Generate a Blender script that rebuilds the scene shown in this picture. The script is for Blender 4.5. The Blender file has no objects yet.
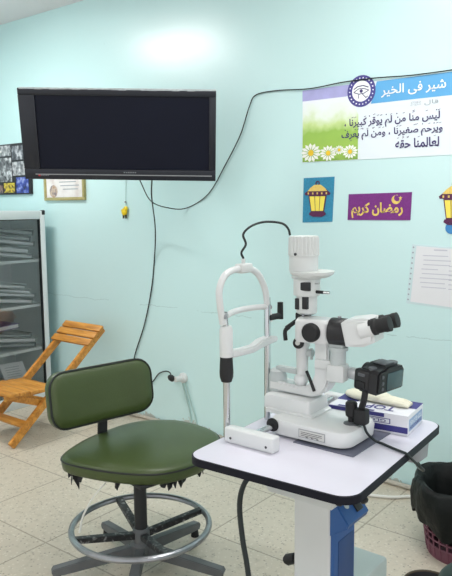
import bpy, bmesh, math, random
from mathutils import Matrix, Vector
R = math.radians
PI = math.pi
rnd = random.Random(7)
sc = bpy.context.scene
COL = sc.collection

# ------------------------------------------------------------------ materials
def lin(c):
    c = c / 255.0
    return c / 12.92 if c <= 0.04045 else ((c + 0.055) / 1.055) ** 2.4
def rgb(r, g, b): return (lin(r), lin(g), lin(b), 1.0)

def mat(name, col, rough=0.5, metal=0.0, var=0.06, scale=12.0, bump=0.0, spec=0.5, coat=0.0, bscale=None):
    m = bpy.data.materials.new(name); m.use_nodes = True
    nt = m.node_tree; N = nt.nodes; L = nt.links
    b = N['Principled BSDF']
    b.inputs['Roughness'].default_value = rough
    b.inputs['Metallic'].default_value = metal
    b.inputs['Specular IOR Level'].default_value = spec
    b.inputs['Coat Weight'].default_value = coat
    tc = N.new('ShaderNodeTexCoord')
    n = N.new('ShaderNodeTexNoise'); n.inputs['Scale'].default_value = scale; n.inputs['Detail'].default_value = 4
    L.new(tc.outputs['Object'], n.inputs['Vector'])
    mx = N.new('ShaderNodeMix'); mx.data_type = 'RGBA'
    c = rgb(*col)
    mx.inputs['A'].default_value = tuple(max(0, x * (1 - var)) for x in c[:3]) + (1,)
    mx.inputs['B'].default_value = tuple(min(1, x * (1 + var)) for x in c[:3]) + (1,)
    L.new(n.outputs['Fac'], mx.inputs['Factor'])
    L.new(mx.outputs['Result'], b.inputs['Base Color'])
    if bump:
        n2 = N.new('ShaderNodeTexNoise'); n2.inputs['Scale'].default_value = bscale or scale * 5
        L.new(tc.outputs['Object'], n2.inputs['Vector'])
        bp = N.new('ShaderNodeBump'); bp.inputs['Strength'].default_value = bump; bp.inputs['Distance'].default_value = 0.01
        L.new(n2.outputs['Fac'], bp.inputs['Height']); L.new(bp.outputs['Normal'], b.inputs['Normal'])
    return m

def ramp(N, stops, interp='LINEAR'):
    r = N.new('ShaderNodeValToRGB'); cr = r.color_ramp; cr.interpolation = interp
    while len(cr.elements) < len(stops): cr.elements.new(0.5)
    for e, (p, c) in zip(cr.elements, stops): e.position = p; e.color = c
    return r

def math_node(N, L, op, a, b=None, clamp=False):
    m = N.new('ShaderNodeMath'); m.operation = op; m.use_clamp = clamp
    for i, v in enumerate((a, b)):
        if v is None: continue
        if isinstance(v, (int, float)): m.inputs[i].default_value = v
        else: L.new(v, m.inputs[i])
    return m.outputs[0]

def mixc(N, L, fac, a, b):
    m = N.new('ShaderNodeMix'); m.data_type = 'RGBA'
    if isinstance(fac, (int, float)): m.inputs['Factor'].default_value = fac
    else: L.new(fac, m.inputs['Factor'])
    for k, v in (('A', a), ('B', b)):
        if isinstance(v, tuple): m.inputs[k].default_value = v
        else: L.new(v, m.inputs[k])
    return m.outputs['Result']

def mat_wall():
    m = bpy.data.materials.new('aqua_gloss_paint'); m.use_nodes = True
    N = m.node_tree.nodes; L = m.node_tree.links; b = N['Principled BSDF']
    tc = N.new('ShaderNodeTexCoord'); P = tc.outputs['Object']
    sx = N.new('ShaderNodeSeparateXYZ'); L.new(P, sx.inputs[0])
    n1 = N.new('ShaderNodeTexNoise'); n1.inputs['Scale'].default_value = 1.6; n1.inputs['Detail'].default_value = 5; L.new(P, n1.inputs['Vector'])
    n2 = N.new('ShaderNodeTexNoise'); n2.inputs['Scale'].default_value = 9; n2.inputs['Detail'].default_value = 8; n2.inputs['Roughness'].default_value = .7; L.new(P, n2.inputs['Vector'])
    base = mixc(N, L, n1.outputs['Fac'], rgb(193, 227, 227), rgb(203, 232, 233))
    # small scuffs
    sc_ = ramp(N, [(0.0, (0, 0, 0, 1)), (0.71, (0, 0, 0, 1)), (0.78, (1, 1, 1, 1))]); L.new(n2.outputs['Fac'], sc_.inputs[0])
    scf = math_node(N, L, 'MULTIPLY', sc_.outputs[0], 0.22)
    base = mixc(N, L, scf, base, rgb(128, 172, 170))
    # hairline cracks where the old dado line shows through the paint
    wob = math_node(N, L, 'MULTIPLY', n2.outputs['Fac'], 0.05)
    zz = math_node(N, L, 'ADD', sx.outputs[2], wob)
    d = math_node(N, L, 'ABSOLUTE', math_node(N, L, 'SUBTRACT', zz, 0.815))
    ln = math_node(N, L, 'LESS_THAN', d, 0.0022)
    gate = math_node(N, L, 'GREATER_THAN', n1.outputs['Fac'], 0.47)
    ln = math_node(N, L, 'MULTIPLY', math_node(N, L, 'MULTIPLY', ln, gate), 0.28)
    base = mixc(N, L, ln, base, rgb(96, 140, 138))
    # flaked off plaster just above the floor
    flake = math_node(N, L, 'LESS_THAN', sx.outputs[2], math_node(N, L, 'SUBTRACT', math_node(N, L, 'MULTIPLY', n2.outputs['Fac'], 0.34), 0.142))
    pl = mixc(N, L, n2.outputs['Fac'], rgb(120, 104, 88), rgb(196, 184, 166))
    base = mixc(N, L, math_node(N, L, 'MULTIPLY', flake, 0.6), base, pl)
    L.new(base, b.inputs['Base Color'])
    b.inputs['Roughness'].default_value = 0.3
    b.inputs['Specular IOR Level'].default_value = 0.5; b.inputs['Coat Weight'].default_value = 0.6; b.inputs['Coat Roughness'].default_value = 0.27
    bp = N.new('ShaderNodeBump'); bp.inputs['Strength'].default_value = 0.10; bp.inputs['Distance'].default_value = 0.02
    L.new(n2.outputs['Fac'], bp.inputs['Height']); L.new(bp.outputs['Normal'], b.inputs['Normal'])
    return m

def mat_floor():
    m = bpy.data.materials.new('terrazzo_tiles'); m.use_nodes = True
    N = m.node_tree.nodes; L = m.node_tree.links; b = N['Principled BSDF']
    tc = N.new('ShaderNodeTexCoord'); P = tc.outputs['Object']
    sx = N.new('ShaderNodeSeparateXYZ'); L.new(P, sx.inputs[0])
    def line(o, off, pitch):
        t = math_node(N, L, 'DIVIDE', math_node(N, L, 'SUBTRACT', o, off), pitch)
        f = math_node(N, L, 'FRACT', t)
        dd = math_node(N, L, 'ABSOLUTE', math_node(N, L, 'SUBTRACT', f, 0.5))
        return math_node(N, L, 'GREATER_THAN', dd, 0.4925), math_node(N, L, 'FLOOR', t)
    lx, ix = line(sx.outputs[0], -2.335, 0.512)
    ly, iy = line(sx.outputs[1], 1.676, 0.499)
    g = math_node(N, L, 'MAXIMUM', lx, ly)
    cmb = N.new('ShaderNodeCombineXYZ'); L.new(ix, cmb.inputs[0]); L.new(iy, cmb.inputs[1])
    wn = N.new('ShaderNodeTexWhiteNoise'); L.new(cmb.outputs[0], wn.inputs['Vector'])
    v = N.new('ShaderNodeTexVoronoi'); v.inputs['Scale'].default_value = 95; L.new(P, v.inputs['Vector'])
    n1 = N.new('ShaderNodeTexNoise'); n1.inputs['Scale'].default_value = 2.3; n1.inputs['Detail'].default_value = 6; L.new(P, n1.inputs['Vector'])
    n3 = N.new('ShaderNodeTexNoise'); n3.inputs['Scale'].default_value = 30; n3.inputs['Detail'].default_value = 3; L.new(P, n3.inputs['Vector'])
    base = mixc(N, L, wn.outputs['Value'], rgb(197, 189, 173), rgb(208, 200, 184))
    base = mixc(N, L, math_node(N, L, 'MULTIPLY', n1.outputs['Fac'], 0.5), base, rgb(182, 173, 155))
    sep = N.new('ShaderNodeSeparateColor'); L.new(v.outputs['Color'], sep.inputs[0])
    chips = math_node(N, L, 'MULTIPLY', math_node(N, L, 'GREATER_THAN', sep.outputs[0], 0.86), math_node(N, L, 'LESS_THAN', v.outputs['Distance'], 0.42))
    base = mixc(N, L, math_node(N, L, 'MULTIPLY', chips, 0.6), base, rgb(120, 114, 102))
    ch2 = math_node(N, L, 'MULTIPLY', math_node(N, L, 'LESS_THAN', sep.outputs[1], 0.2), math_node(N, L, 'LESS_THAN', v.outputs['Distance'], 0.45))
    base = mixc(N, L, math_node(N, L, 'MULTIPLY', ch2, 0.4), base, rgb(226, 221, 208))
    dirt = ramp(N, [(0.55, (0, 0, 0, 1)), (0.75, (1, 1, 1, 1))]); L.new(n3.outputs['Fac'], dirt.inputs[0])
    base = mixc(N, L, math_node(N, L, 'MULTIPLY', dirt.outputs[0], 0.42), base, rgb(150, 143, 126))
    base = mixc(N, L, math_node(N, L, 'MULTIPLY', g, 0.6), base, rgb(120, 111, 96))
    L.new(base, b.inputs['Base Color'])
    b.inputs['Roughness'].default_value = 0.34
    b.inputs['Specular IOR Level'].default_value = 0.4
    return m

def mat_wood():
    m = bpy.data.materials.new('varnished_wood'); m.use_nodes = True
    N = m.node_tree.nodes; L = m.node_tree.links; b = N['Principled BSDF']
    tc = N.new('ShaderNodeTexCoord'); mp = N.new('ShaderNodeMapping'); mp.inputs['Scale'].default_value = (4, 30, 30)
    L.new(tc.outputs['Object'], mp.inputs[0])
    n = N.new('ShaderNodeTexNoise'); n.inputs['Scale'].default_value = 1.4; n.inputs['Detail'].default_value = 5; n.inputs['Distortion'].default_value = .6
    L.new(mp.outputs[0], n.inputs['Vector'])
    r = ramp(N, [(0.3, rgb(168, 110, 44)), (0.55, rgb(204, 142, 60)), (0.75, rgb(218, 162, 82))]); L.new(n.outputs['Fac'], r.inputs[0])
    L.new(r.outputs[0], b.inputs['Base Color']); b.inputs['Roughness'].default_value = 0.4
    return m

def mat_print(name, cols, scale=18, seed=0.0):
    """a photographic print: blotchy patches of the given tones"""
    m = bpy.data.materials.new(name); m.use_nodes = True
    N = m.node_tree.nodes; L = m.node_tree.links; b = N['Principled BSDF']
    tc = N.new('ShaderNodeTexCoord'); mp = N.new('ShaderNodeMapping'); mp.inputs['Location'].default_value = (seed, seed * 1.7, seed * .3)
    L.new(tc.outputs['Object'], mp.inputs[0])
    n = N.new('ShaderNodeTexNoise'); n.inputs['Scale'].default_value = scale; n.inputs['Detail'].default_value = 4; L.new(mp.outputs[0], n.inputs['Vector'])
    k = len(cols)
    r = ramp(N, [(0.32 + 0.36 * i / max(1, k - 1), rgb(*c)) for i, c in enumerate(cols)]); L.new(n.outputs['Fac'], r.inputs[0])
    L.new(r.outputs[0], b.inputs['Base Color']); b.inputs['Roughness'].default_value = .45
    return m

def mat_vgrad(name, z0, z1, stops, noise=0.15, scale=20, rough=.5):
    """printed picture whose ink runs through the given colours from z0 to z1"""
    m = bpy.data.materials.new(name); m.use_nodes = True
    N = m.node_tree.nodes; L = m.node_tree.links; b = N['Principled BSDF']
    tc = N.new('ShaderNodeTexCoord'); P = tc.outputs['Object']
    sx = N.new('ShaderNodeSeparateXYZ'); L.new(P, sx.inputs[0])
    n = N.new('ShaderNodeTexNoise'); n.inputs['Scale'].default_value = scale; n.inputs['Detail'].default_value = 4; L.new(P, n.inputs['Vector'])
    t = math_node(N, L, 'DIVIDE', math_node(N, L, 'SUBTRACT', sx.outputs[2], z0), z1 - z0)
    t = math_node(N, L, 'ADD', t, math_node(N, L, 'MULTIPLY', math_node(N, L, 'SUBTRACT', n.outputs['Fac'], 0.5), noise))
    r = ramp(N, [(p, rgb(*c)) for p, c in stops]); L.new(t, r.inputs[0])
    L.new(r.outputs[0], b.inputs['Base Color']); b.inputs['Roughness'].default_value = rough
    return m

def mat_glass():
    m = bpy.data.materials.new('cabinet_glass'); m.use_nodes = True
    N = m.node_tree.nodes; L = m.node_tree.links
    out = N['Material Output']
    tr = N.new('ShaderNodeBsdfTransparent'); tr.inputs[0].default_value = (.99, .995, .995, 1)
    gl = N.new('ShaderNodeBsdfGlossy'); gl.inputs['Roughness'].default_value = .03
    fr = N.new('ShaderNodeFresnel'); fr.inputs[0].default_value = 1.5
    n = N.new('ShaderNodeTexNoise'); n.inputs['Scale'].default_value = 3
    fac = math_node(N, L, 'ADD', fr.outputs[0], math_node(N, L, 'MULTIPLY', n.outputs['Fac'], 0.03))
    mx = N.new('ShaderNodeMixShader'); L.new(fac, mx.inputs[0]); L.new(tr.outputs[0], mx.inputs[1]); L.new(gl.outputs[0], mx.inputs[2])
    L.new(mx.outputs[0], out.inputs['Surface'])
    return m

def mat_emit(name, col, strength):
    m = bpy.data.materials.new(name); m.use_nodes = True
    N = m.node_tree.nodes; L = m.node_tree.links
    e = N.new('ShaderNodeEmission'); e.inputs[0].default_value = col; e.inputs[1].default_value = strength
    L.new(e.outputs[0], N['Material Output'].inputs['Surface'])
    return m

M = {
 'wall': mat_wall(), 'floor': mat_floor(), 'wood': mat_wood(), 'glass': mat_glass(),
 'ceiling': mat('ceiling_paint', (232, 226, 228), .8, var=.02, scale=3),
 'skirt': mat('worn_skirting', (176, 172, 160), .7, var=.3, scale=14, bump=.4),
 'tv': mat('tv_black_plastic', (16, 17, 21), .32, var=.1),
 'tv_side': mat('tv_bezel_plastic', (22, 27, 38), .35, var=.1),
 'screen': mat('tv_screen', (14, 19, 36), .3, var=.25, scale=1.5, spec=.2),
 'film': mat('torn_protective_film', (188, 196, 200), .3, var=.5, scale=40),
 'led': mat('red_mark', (200, 40, 50), .4), 'greyink': mat('grey_ink', (120, 124, 130), .5),
 'black': mat('black_plastic', (24, 25, 28), .42, var=.15, bump=.05),
 'rubber': mat('black_rubber', (20, 21, 23), .6, var=.2),
 'cable': mat('black_cable', (26, 36, 38), .5, var=.1),
 'wcable': mat('white_cable', (226, 226, 220), .5, var=.05),
 'wcable_wall': mat('painted_cable', (168, 196, 192), .5, var=.1),
 'white': mat('white_enamel', (214, 217, 217), .28, var=.02, coat=.2),
 'white2': mat('white_plastic', (208, 212, 211), .35, var=.03),
 'grey': mat('light_grey_enamel', (184, 192, 192), .35, var=.04),
 'greyp': mat('grey_plastic', (148, 152, 156), .5, var=.06),
 'dgrey': mat('slate_grey_plate', (96, 100, 116), .55, var=.08),
 'label': mat('label_plate', (205, 206, 202), .4, var=.05), 'ink': mat('dark_ink', (50, 52, 58), .6),
 'chrome': mat('chrome', (205, 208, 210), .14, 1.0, var=.04),
 'satin': mat('satin_aluminium', (205, 207, 208), .3, 1.0, var=.05),
 'laminate': mat('white_laminate', (214, 213, 225), .3, var=.02),
 'edge': mat('black_edge_band', (18, 20, 32), .5, spec=.2, var=.1),
 'blue': mat('blue_plastic', (42, 90, 152), .4, var=.05),
 'blue_d': mat('dark_blue_plastic', (38, 72, 124), .45, var=.05),
 'green': mat('olive_green_vinyl', (62, 77, 37), .38, var=.16, scale=7, bump=.06, bscale=160),
 'piping': mat('dark_vinyl_piping', (26, 32, 28), .5),
 'steel': mat('worn_grey_steel', (150, 153, 157), .28, .85, var=.3, scale=25, bump=.1),
 'base': mat('dusty_grey_metal', (100, 104, 106), .55, .2, var=.25, scale=20),
 'bpaint': mat('black_paint', (34, 36, 38), .5, var=.3, scale=30), 'chip': mat_print('chipped_black_paint', [(26,28,30),(34,36,38),(44,46,48),(128,130,130)], 55, 2),
 'alu': mat('white_aluminium_frame', (226, 234, 236), .35, var=.03),
 'gasket': mat('black_gasket', (28, 34, 38), .6),
 'cabin': mat('cabinet_grey_panel', (204, 210, 213), .6, var=.06),
 'shelf': mat('cabinet_shelf_white', (226, 232, 232), .5, var=.04),
 'fold': mat('grey_plastic_folder', (150, 158, 162), .3, var=.3, scale=9),
 'fold2': mat('pale_plastic_folder', (190, 198, 200), .28, var=.25, scale=9),
 'fold3': mat('dark_folder', (72, 74, 80), .35, var=.2, scale=9),
 'paper': mat('white_paper', (222, 224, 228), .7, var=.03),
 'purple_cover': mat('purple_cover', (112, 96, 150), .4, var=.3, scale=20),
 'banner': mat('banner_vinyl', (224, 234, 240), .4, var=.015),
 'bannerblue': mat('banner_blue_ink', (92, 168, 220), .4, var=.06, scale=5),
 'lilac': mat('banner_lilac_ink', (166, 166, 214), .45, var=.2, scale=14),
 'faintink': mat('faint_ink', (190, 192, 204), .6),
 'silver': mat('silver_lacquer', (196, 200, 202), .25, .35, var=.04),
 'navy': mat('navy_ink', (70, 66, 140), .5, var=.05), 'inkwhite': mat('white_ink', (240, 244, 246), .5),
 'violetink': mat('dark_violet_ink', (60, 50, 104), .5), 'greytext': mat('pale_grey_ink', (150, 160, 168), .5),
 'yellow': mat('yellow_ink', (236, 196, 40), .5, var=.1), 'petal': mat('white_petal_ink', (238, 240, 232), .5),
 'cyan_card': mat('glitter_blue_card', (44, 134, 170), .5, var=.35, scale=120),
 'purple_card': mat('glitter_purple_card', (116, 36, 124), .5, var=.3, scale=120),
 'gold': mat('glitter_gold_foam', (226, 196, 104), .5, var=.25, scale=120),
 'lantern_y': mat('yellow_foam', (240, 222, 90), .5, var=.05), 'lantern_p': mat('plum_foam', (84, 26, 72), .5, var=.15, scale=60),
 'lantern_b': mat('blue_foam', (58, 130, 190), .5, var=.1),
 'sleeve': mat('plastic_sleeve', (200, 222, 226), .25, var=.03),
 'frame_gold': mat('gilt_frame', (176, 164, 110), .4, .3, var=.2, scale=40),
 'cert': mat_print('certificate_print', [(210, 200, 196), (226, 222, 220), (232, 230, 228)], 12, 3),
 'cert_art': mat_print('certificate_emblem', [(150, 116, 90), (200, 180, 160), (120, 110, 120)], 40, 1),
 'collage': mat('collage_board', (34, 32, 38), .4),
 'bag': mat('black_bin_liner', (16, 20, 19), .5, spec=.25, var=.3, scale=10, bump=.6, bscale=26),
 'basket': mat('mauve_plastic', (116, 70, 86), .5, var=.1),
 'boxwhite': mat('glove_box_card', (222, 224, 230), .5, var=.04),
 'boxpurple': mat('glove_box_indigo', (58, 56, 128), .5, var=.1), 'boxblue': mat('glove_box_blue', (150, 176, 208), .5, var=.1),
 'glove': mat('latex_glove', (226, 224, 204), .55, var=.05),
 'lcd': mat('camera_lcd', (62, 84, 88), .15, var=.05), 'dial': mat('dial_grey', (84, 88, 92), .4),
 'keyyellow': mat('yellow_pendant', (238, 206, 30), .5, var=.08),
 'stool': mat('dark_green_vinyl', (26, 44, 38), .45, var=.1), 'brownrim': mat('brown_rim', (72, 62, 44), .5),
 'footgrey': mat('pale_grey_steel', (188, 200, 198), .45, var=.04),
}

# ------------------------------------------------------------------ mesh builder
class MB:
    def __init__(self, Mx=None):
        self.bm = bmesh.new(); self.M = Mx or Matrix.Identity(4)
    def _add(self, verts, faces):
        vs = [self.bm.verts.new(self.M @ Vector(v)) for v in verts]
        fs = []
        for f in faces:
            try: fs.append(self.bm.faces.new([vs[i] for i in f]))
            except ValueError: pass
        return vs, fs
    def box(self, x0, x1, y0, y1, z0, z1, bev=0.0, seg=2):
        vs, fs = self._add([(x0,y0,z0),(x1,y0,z0),(x1,y1,z0),(x0,y1,z0),(x0,y0,z1),(x1,y0,z1),(x1,y1,z1),(x0,y1,z1)],
                  [(3,2,1,0),(4,5,6,7),(0,1,5,4),(1,2,6,5),(2,3,7,6),(3,0,4,7)])
        if bev:
            es = list({e for f in fs for e in f.edges})
            bmesh.ops.bevel(self.bm, geom=es, offset=bev, segments=seg, affect='EDGES', profile=.5)
        return self
    def prism(self, pts, a0, a1, axis='y', bev=0.0):
        """extrude the polygon pts along an axis; pts are (x,z) for y, (x,y) for z, (y,z) for x"""
        def mk(p, a):
            return {'y': (p[0], a, p[1]), 'z': (p[0], p[1], a), 'x': (a, p[0], p[1])}[axis]
        n = len(pts)
        v = [mk(p, a0) for p in pts] + [mk(p, a1) for p in pts]
        f = [tuple(range(n))[::-1], tuple(range(n, 2*n))] + [(i, (i+1) % n, n + (i+1) % n, n + i) for i in range(n)]
        vs, fs = self._add(v, f)
        bmesh.ops.recalc_face_normals(self.bm, faces=fs)
        if bev:
            es = [e for e in {e for f in fs[:2] for e in f.edges}]
            bmesh.ops.bevel(self.bm, geom=es, offset=bev, segments=2, affect='EDGES')
        return self
    def loft(self, rings, cap=True):
        n = len(rings[0]); v = [p for r in rings for p in r]; f = []
        for k in range(len(rings) - 1):
            for i in range(n):
                j = (i + 1) % n
                f.append((k*n+i, k*n+j, (k+1)*n+j, (k+1)*n+i))
        if cap:
            f.append(tuple(range(n))[::-1]); f.append(tuple((len(rings)-1)*n + i for i in range(n)))
        vs, fs = self._add(v, f)
        bmesh.ops.recalc_face_normals(self.bm, faces=fs)
        return self
    def rr(self, levels, cx=0, cy=0, seg=6, fn=None):
        """rounded rectangles stacked in z: levels of (z, half_x, half_y, radius)"""
        rings = []
        for (z, hx, hy, r) in levels:
            r = min(r, hx, hy); ring = []
            for (sx, sy, a0) in ((1,1,0),(-1,1,90),(-1,-1,180),(1,-1,270)):
                for k in range(seg + 1):
                    a = R(a0 + 90 * k / seg)
                    p = (cx + sx*(hx-r) + r*math.cos(a), cy + sy*(hy-r) + r*math.sin(a), z)
                    ring.append(fn(p) if fn else p)
            rings.append(ring)
        return self.loft(rings)
    def lathe(self, prof, c=(0,0,0), axis=(0,0,1), seg=28, cap=True):
        ax = Vector(axis).normalized(); q = ax.to_track_quat('Z', 'Y'); c = Vector(c)
        rings = []
        for (r, h) in prof:
            rings.append([c + q @ Vector((r*math.cos(2*PI*i/seg), r*math.sin(2*PI*i/seg), h)) for i in range(seg)])
        return self.loft(rings, cap)
    def cyl(self, p0, p1, r0, r1=None, seg=20):
        p0 = Vector(p0); p1 = Vector(p1); d = p1 - p0
        return self.lathe([(r0, 0), (r1 if r1 is not None else r0, d.length)], p0, d, seg)
    def sphere(self, c, r, sx=1, sy=1, sz=1, seg=16):
        rings = []
        for k in range(1, seg // 2):
            t = PI * k / (seg // 2)
            rings.append([(c[0] + sx*r*math.sin(t)*math.cos(2*PI*i/seg), c[1] + sy*r*math.sin(t)*math.sin(2*PI*i/seg), c[2] - sz*r*math.cos(t)) for i in range(seg)])
        return self.loft(rings)
    def tube(self, pts, r, seg=8, smooth=6, closed=False):
        P = [Vector(p) for p in pts]; Q = []
        n = len(P)
        if smooth and n > 2:
            rng = range(n) if closed else range(n - 1)
            for i in rng:
                a = P[(i-1) % n] if (closed or i > 0) else P[0]*2 - P[1]
                b, c = P[i], P[(i+1) % n]
                d = P[(i+2) % n] if (closed or i < n - 2) else P[-1]*2 - P[-2]
                for k in range(smooth):
                    t = k / smooth
                    Q.append(.5*((2*b) + (c-a)*t + (2*a-5*b+4*c-d)*t*t + (3*b-a-3*c+d)*t**3))
            if not closed: Q.append(P[-1])
        else: Q = P
        rings = []; up = None; m = len(Q)
        for i, p in enumerate(Q):
            if closed: t = (Q[(i+1) % m] - Q[(i-1) % m])
            else: t = Q[min(i+1, m-1)] - Q[max(i-1, 0)]
            t.normalize()
            if up is None:
                up = Vector((0,0,1)) if abs(t.z) < .9 else Vector((1,0,0))
            s = t.cross(up)
            if s.length < 1e-6: s = t.orthogonal()
            s.normalize(); up = s.cross(t).normalized()
            rr_ = r(i / max(1, m-1)) if callable(r) else r
            rings.append([p + s*(rr_*math.cos(2*PI*k/seg)) + up*(rr_*math.sin(2*PI*k/seg)) for k in range(seg)])
        if closed: rings.append(rings[0])
        return self.loft(rings, not closed)
    def torus(self, c, Rr, r, seg=56, sub=10):
        f = []; v = []
        for i in range(seg):
            a = 2*PI*i/seg
            for k in range(sub):
                b = 2*PI*k/sub
                v.append((c[0]+(Rr+r*math.cos(b))*math.cos(a), c[1]+(Rr+r*math.cos(b))*math.sin(a), c[2]+r*math.sin(b)))
        for i in range(seg):
            for k in range(sub):
                f.append((i*sub+k, ((i+1)%seg)*sub+k, ((i+1)%seg)*sub+(k+1)%sub, i*sub+(k+1)%sub))
        self._add(v, f); return self
    def build(self, name, material, parent=None, smooth=True, angle=35):
        me = bpy.data.meshes.new(name)
        if parent is not None and parent in WORLD:
            self.bm.transform(WORLD[parent].inverted())
        bmesh.ops.remove_doubles(self.bm, verts=self.bm.verts, dist=1e-6)
        self.bm.to_mesh(me); self.bm.free()
        me.materials.append(M[material] if isinstance(material, str) else material)
        if smooth:
            me.shade_smooth(); me.set_sharp_from_angle(angle=R(angle))
        o = bpy.data.objects.new(name, me); COL.objects.link(o)
        if parent is not None:
            o.parent = parent
            WORLD[o] = WORLD[parent].copy()
        else: WORLD[o] = Matrix.Identity(4)
        return o
WORLD = {}

def tag(o, label=None, cat=None, group=None, kind=None):
    if label: o['label'] = label
    if cat: o['category'] = cat
    if group: o['group'] = group
    if kind: o['kind'] = kind
    return o
def thing(name, label, cat, loc=(0,0,0), rotz=0.0, group=None):
    o = bpy.data.objects.new(name, None); COL.objects.link(o)
    o.empty_display_size = .05
    o.location = loc; o.rotation_euler = (0, 0, rotz)
    WORLD[o] = Matrix.Translation(loc) @ Matrix.Rotation(rotz, 4, 'Z')
    return tag(o, label, cat, group)
def dup(root, loc, rotz, label, group=None, mats=None):
    r = root.copy(); COL.objects.link(r); r.location = loc; r.rotation_euler = (0, 0, rotz); r['label'] = label
    if group: r['group'] = group
    for ch in list(root.children):
        c = ch.copy(); COL.objects.link(c); c.parent = r
        if mats and ch.name.split('.')[0] in mats:
            c.data = c.data.copy(); c.data.materials[0] = M[mats[ch.name.split('.')[0]]]
    return r

# ------------------------------------------------------------------ lettering
FORMS = {'ا':(0xFE8D,2),'ب':(0xFE8F,4),'ت':(0xFE95,4),'ح':(0xFEA1,4),'خ':(0xFEA5,4),'د':(0xFEA9,2),'ر':(0xFEAD,2),'س':(0xFEB1,4),'ش':(0xFEB5,4),
 'ص':(0xFEB9,4),'ض':(0xFEBD,4),'ع':(0xFEC9,4),'غ':(0xFECD,4),'ف':(0xFED1,4),'ق':(0xFED5,4),'ك':(0xFED9,4),'ل':(0xFEDD,4),'م':(0xFEE1,4),
 'ن':(0xFEE5,4),'ه':(0xFEE9,4),'و':(0xFEED,2),'ي':(0xFEF1,4),'ى':(0xFEEF,2)}
MARKS = {'\u064E':'up', '\u0650':'down', '\u0652':'ring', '\u0651':'up2', '\u064F':'comma'}
def shape(s):
    """joined letter forms in the order they are set from left to right, and the marks over each letter"""
    base = []; marks = []
    for ch in s:
        if ch in MARKS: marks[-1].append(MARKS[ch])
        else: base.append(ch); marks.append([])
    out = []
    for i, ch in enumerate(base):
        if ch not in FORMS: out.append(ch); continue
        code, n = FORMS[ch]
        prev = i > 0 and base[i-1] in FORMS and FORMS[base[i-1]][1] == 4
        nxt = n == 4 and i + 1 < len(base) and base[i+1] in FORMS
        k = (3 if nxt else 1) if prev else (2 if nxt else 0)
        out.append(chr(code + k))
    return ''.join(out[::-1]), marks[::-1]
def font_mesh(body, bold=0.0):
    c = bpy.data.curves.new('lettering', 'FONT'); c.body = body; c.resolution_u = 2; c.offset = bold
    o = bpy.data.objects.new('lettering', c); COL.objects.link(o)
    dg = bpy.context.evaluated_depsgraph_get()
    me = bpy.data.meshes.new_from_object(o.evaluated_get(dg))
    bpy.data.objects.remove(o); bpy.data.curves.remove(c)
    return me
def lettering(body, fit, material, parent, to3d, bold=0.0, marks=None, name='lettering', mirror=False, skew=0.0):
    """sets body into the rectangle fit = (a0, a1, b0, b1) of a surface; to3d maps (a, b) to a point on it"""
    me = font_mesh(body, bold)
    vs = [v.co.copy() for v in me.vertices]; fs = [tuple(p.vertices) for p in me.polygons]
    bpy.data.meshes.remove(me)
    if not vs: return None
    x0 = min(v.x for v in vs); x1 = max(v.x for v in vs); y0 = min(v.y for v in vs); y1 = max(v.y for v in vs)
    a0, a1, b0, b1 = fit
    mx = lambda x: a0 + (a1 - a0) * (x - x0) / (x1 - x0)
    my = lambda y: b0 + (b1 - b0) * (y - y0) / (y1 - y0)
    mb = MB()
    mb._add([to3d(mx(v.x), my(v.y)) for v in vs], fs)
    if marks:
        pos = []
        for i in range(len(body)):
            w = 0.0
            if body[:i+1].strip():
                m2 = font_mesh(body[:i+1]); w = max((v.co.x for v in m2.vertices), default=0.0); bpy.data.meshes.remove(m2)
            pos.append(w)
        h = (b1 - b0)
        for i, mk in enumerate(marks):
            if not mk: continue
            xm = mx(.5 * (pos[i] + (pos[i-1] if i else x0)))
            for k in mk:
                s = h * .13
                zc = b1 + h * (.10 if k != 'up2' else .22) if k != 'down' else b0 + h * .02
                if k == 'ring':
                    pts = [(xm + s*.45*math.cos(t*PI/4), zc + s*.45*math.sin(t*PI/4)) for t in range(8)]
                else:
                    pts = [(xm - s*.8, zc - s*.45), (xm + s*.8, zc + s*.15), (xm + s*.8, zc + s*.5), (xm - s*.8, zc - s*.1)]
                mb._add([to3d(*p) for p in pts], [tuple(range(len(pts)))])
    return mb.build(name, material, parent, smooth=False)

def flat(mb, pts, to3d):
    mb._add([to3d(*p) for p in pts], [tuple(range(len(pts)))])

# ------------------------------------------------------------------ the room
WY = 3.16; CZ = 2.84; LX = -5.12; RX = 2.2; BY = -2.6
def struct(name, mb, m): return tag(mb.build(name, m, smooth=False), kind='structure')
struct('floor', MB().box(LX, RX, BY, WY, -.06, 0), 'floor')
struct('ceiling', MB().box(LX, RX, BY, WY, CZ, CZ+.06), 'ceiling')
struct('wall_back', MB().box(LX, RX, WY, WY+.1, 0, CZ), 'wall')
struct('wall_left', MB().box(LX-.1, LX, BY, WY+.1, 0, CZ), 'wall')

# plastic conduit lying along the foot of the wall, and the white lead on the floor
rp = []
for i in range(24):
    x = -4.0 + i*.16
    rp.append((x, WY-.02 + .004*math.sin(i*1.7), .014))
tag(MB().tube(rp, .013, 8, 2).build('conduit_pipe', 'skirt'), 'off-white plastic conduit running along the foot of the aqua wall', 'pipe')
tag(MB().tube([(-1.60,2.84,.009),(-1.45,2.93,.009),(-1.33,2.985,.009),(-1.24,3.06,.009),(-1.10,3.1,.009),(-.8,3.11,.009)], .008, 8, 6).build('extension_lead', 'wcable'),
    'white cord lying across the floor towards the waste bin', 'cord')

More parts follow.
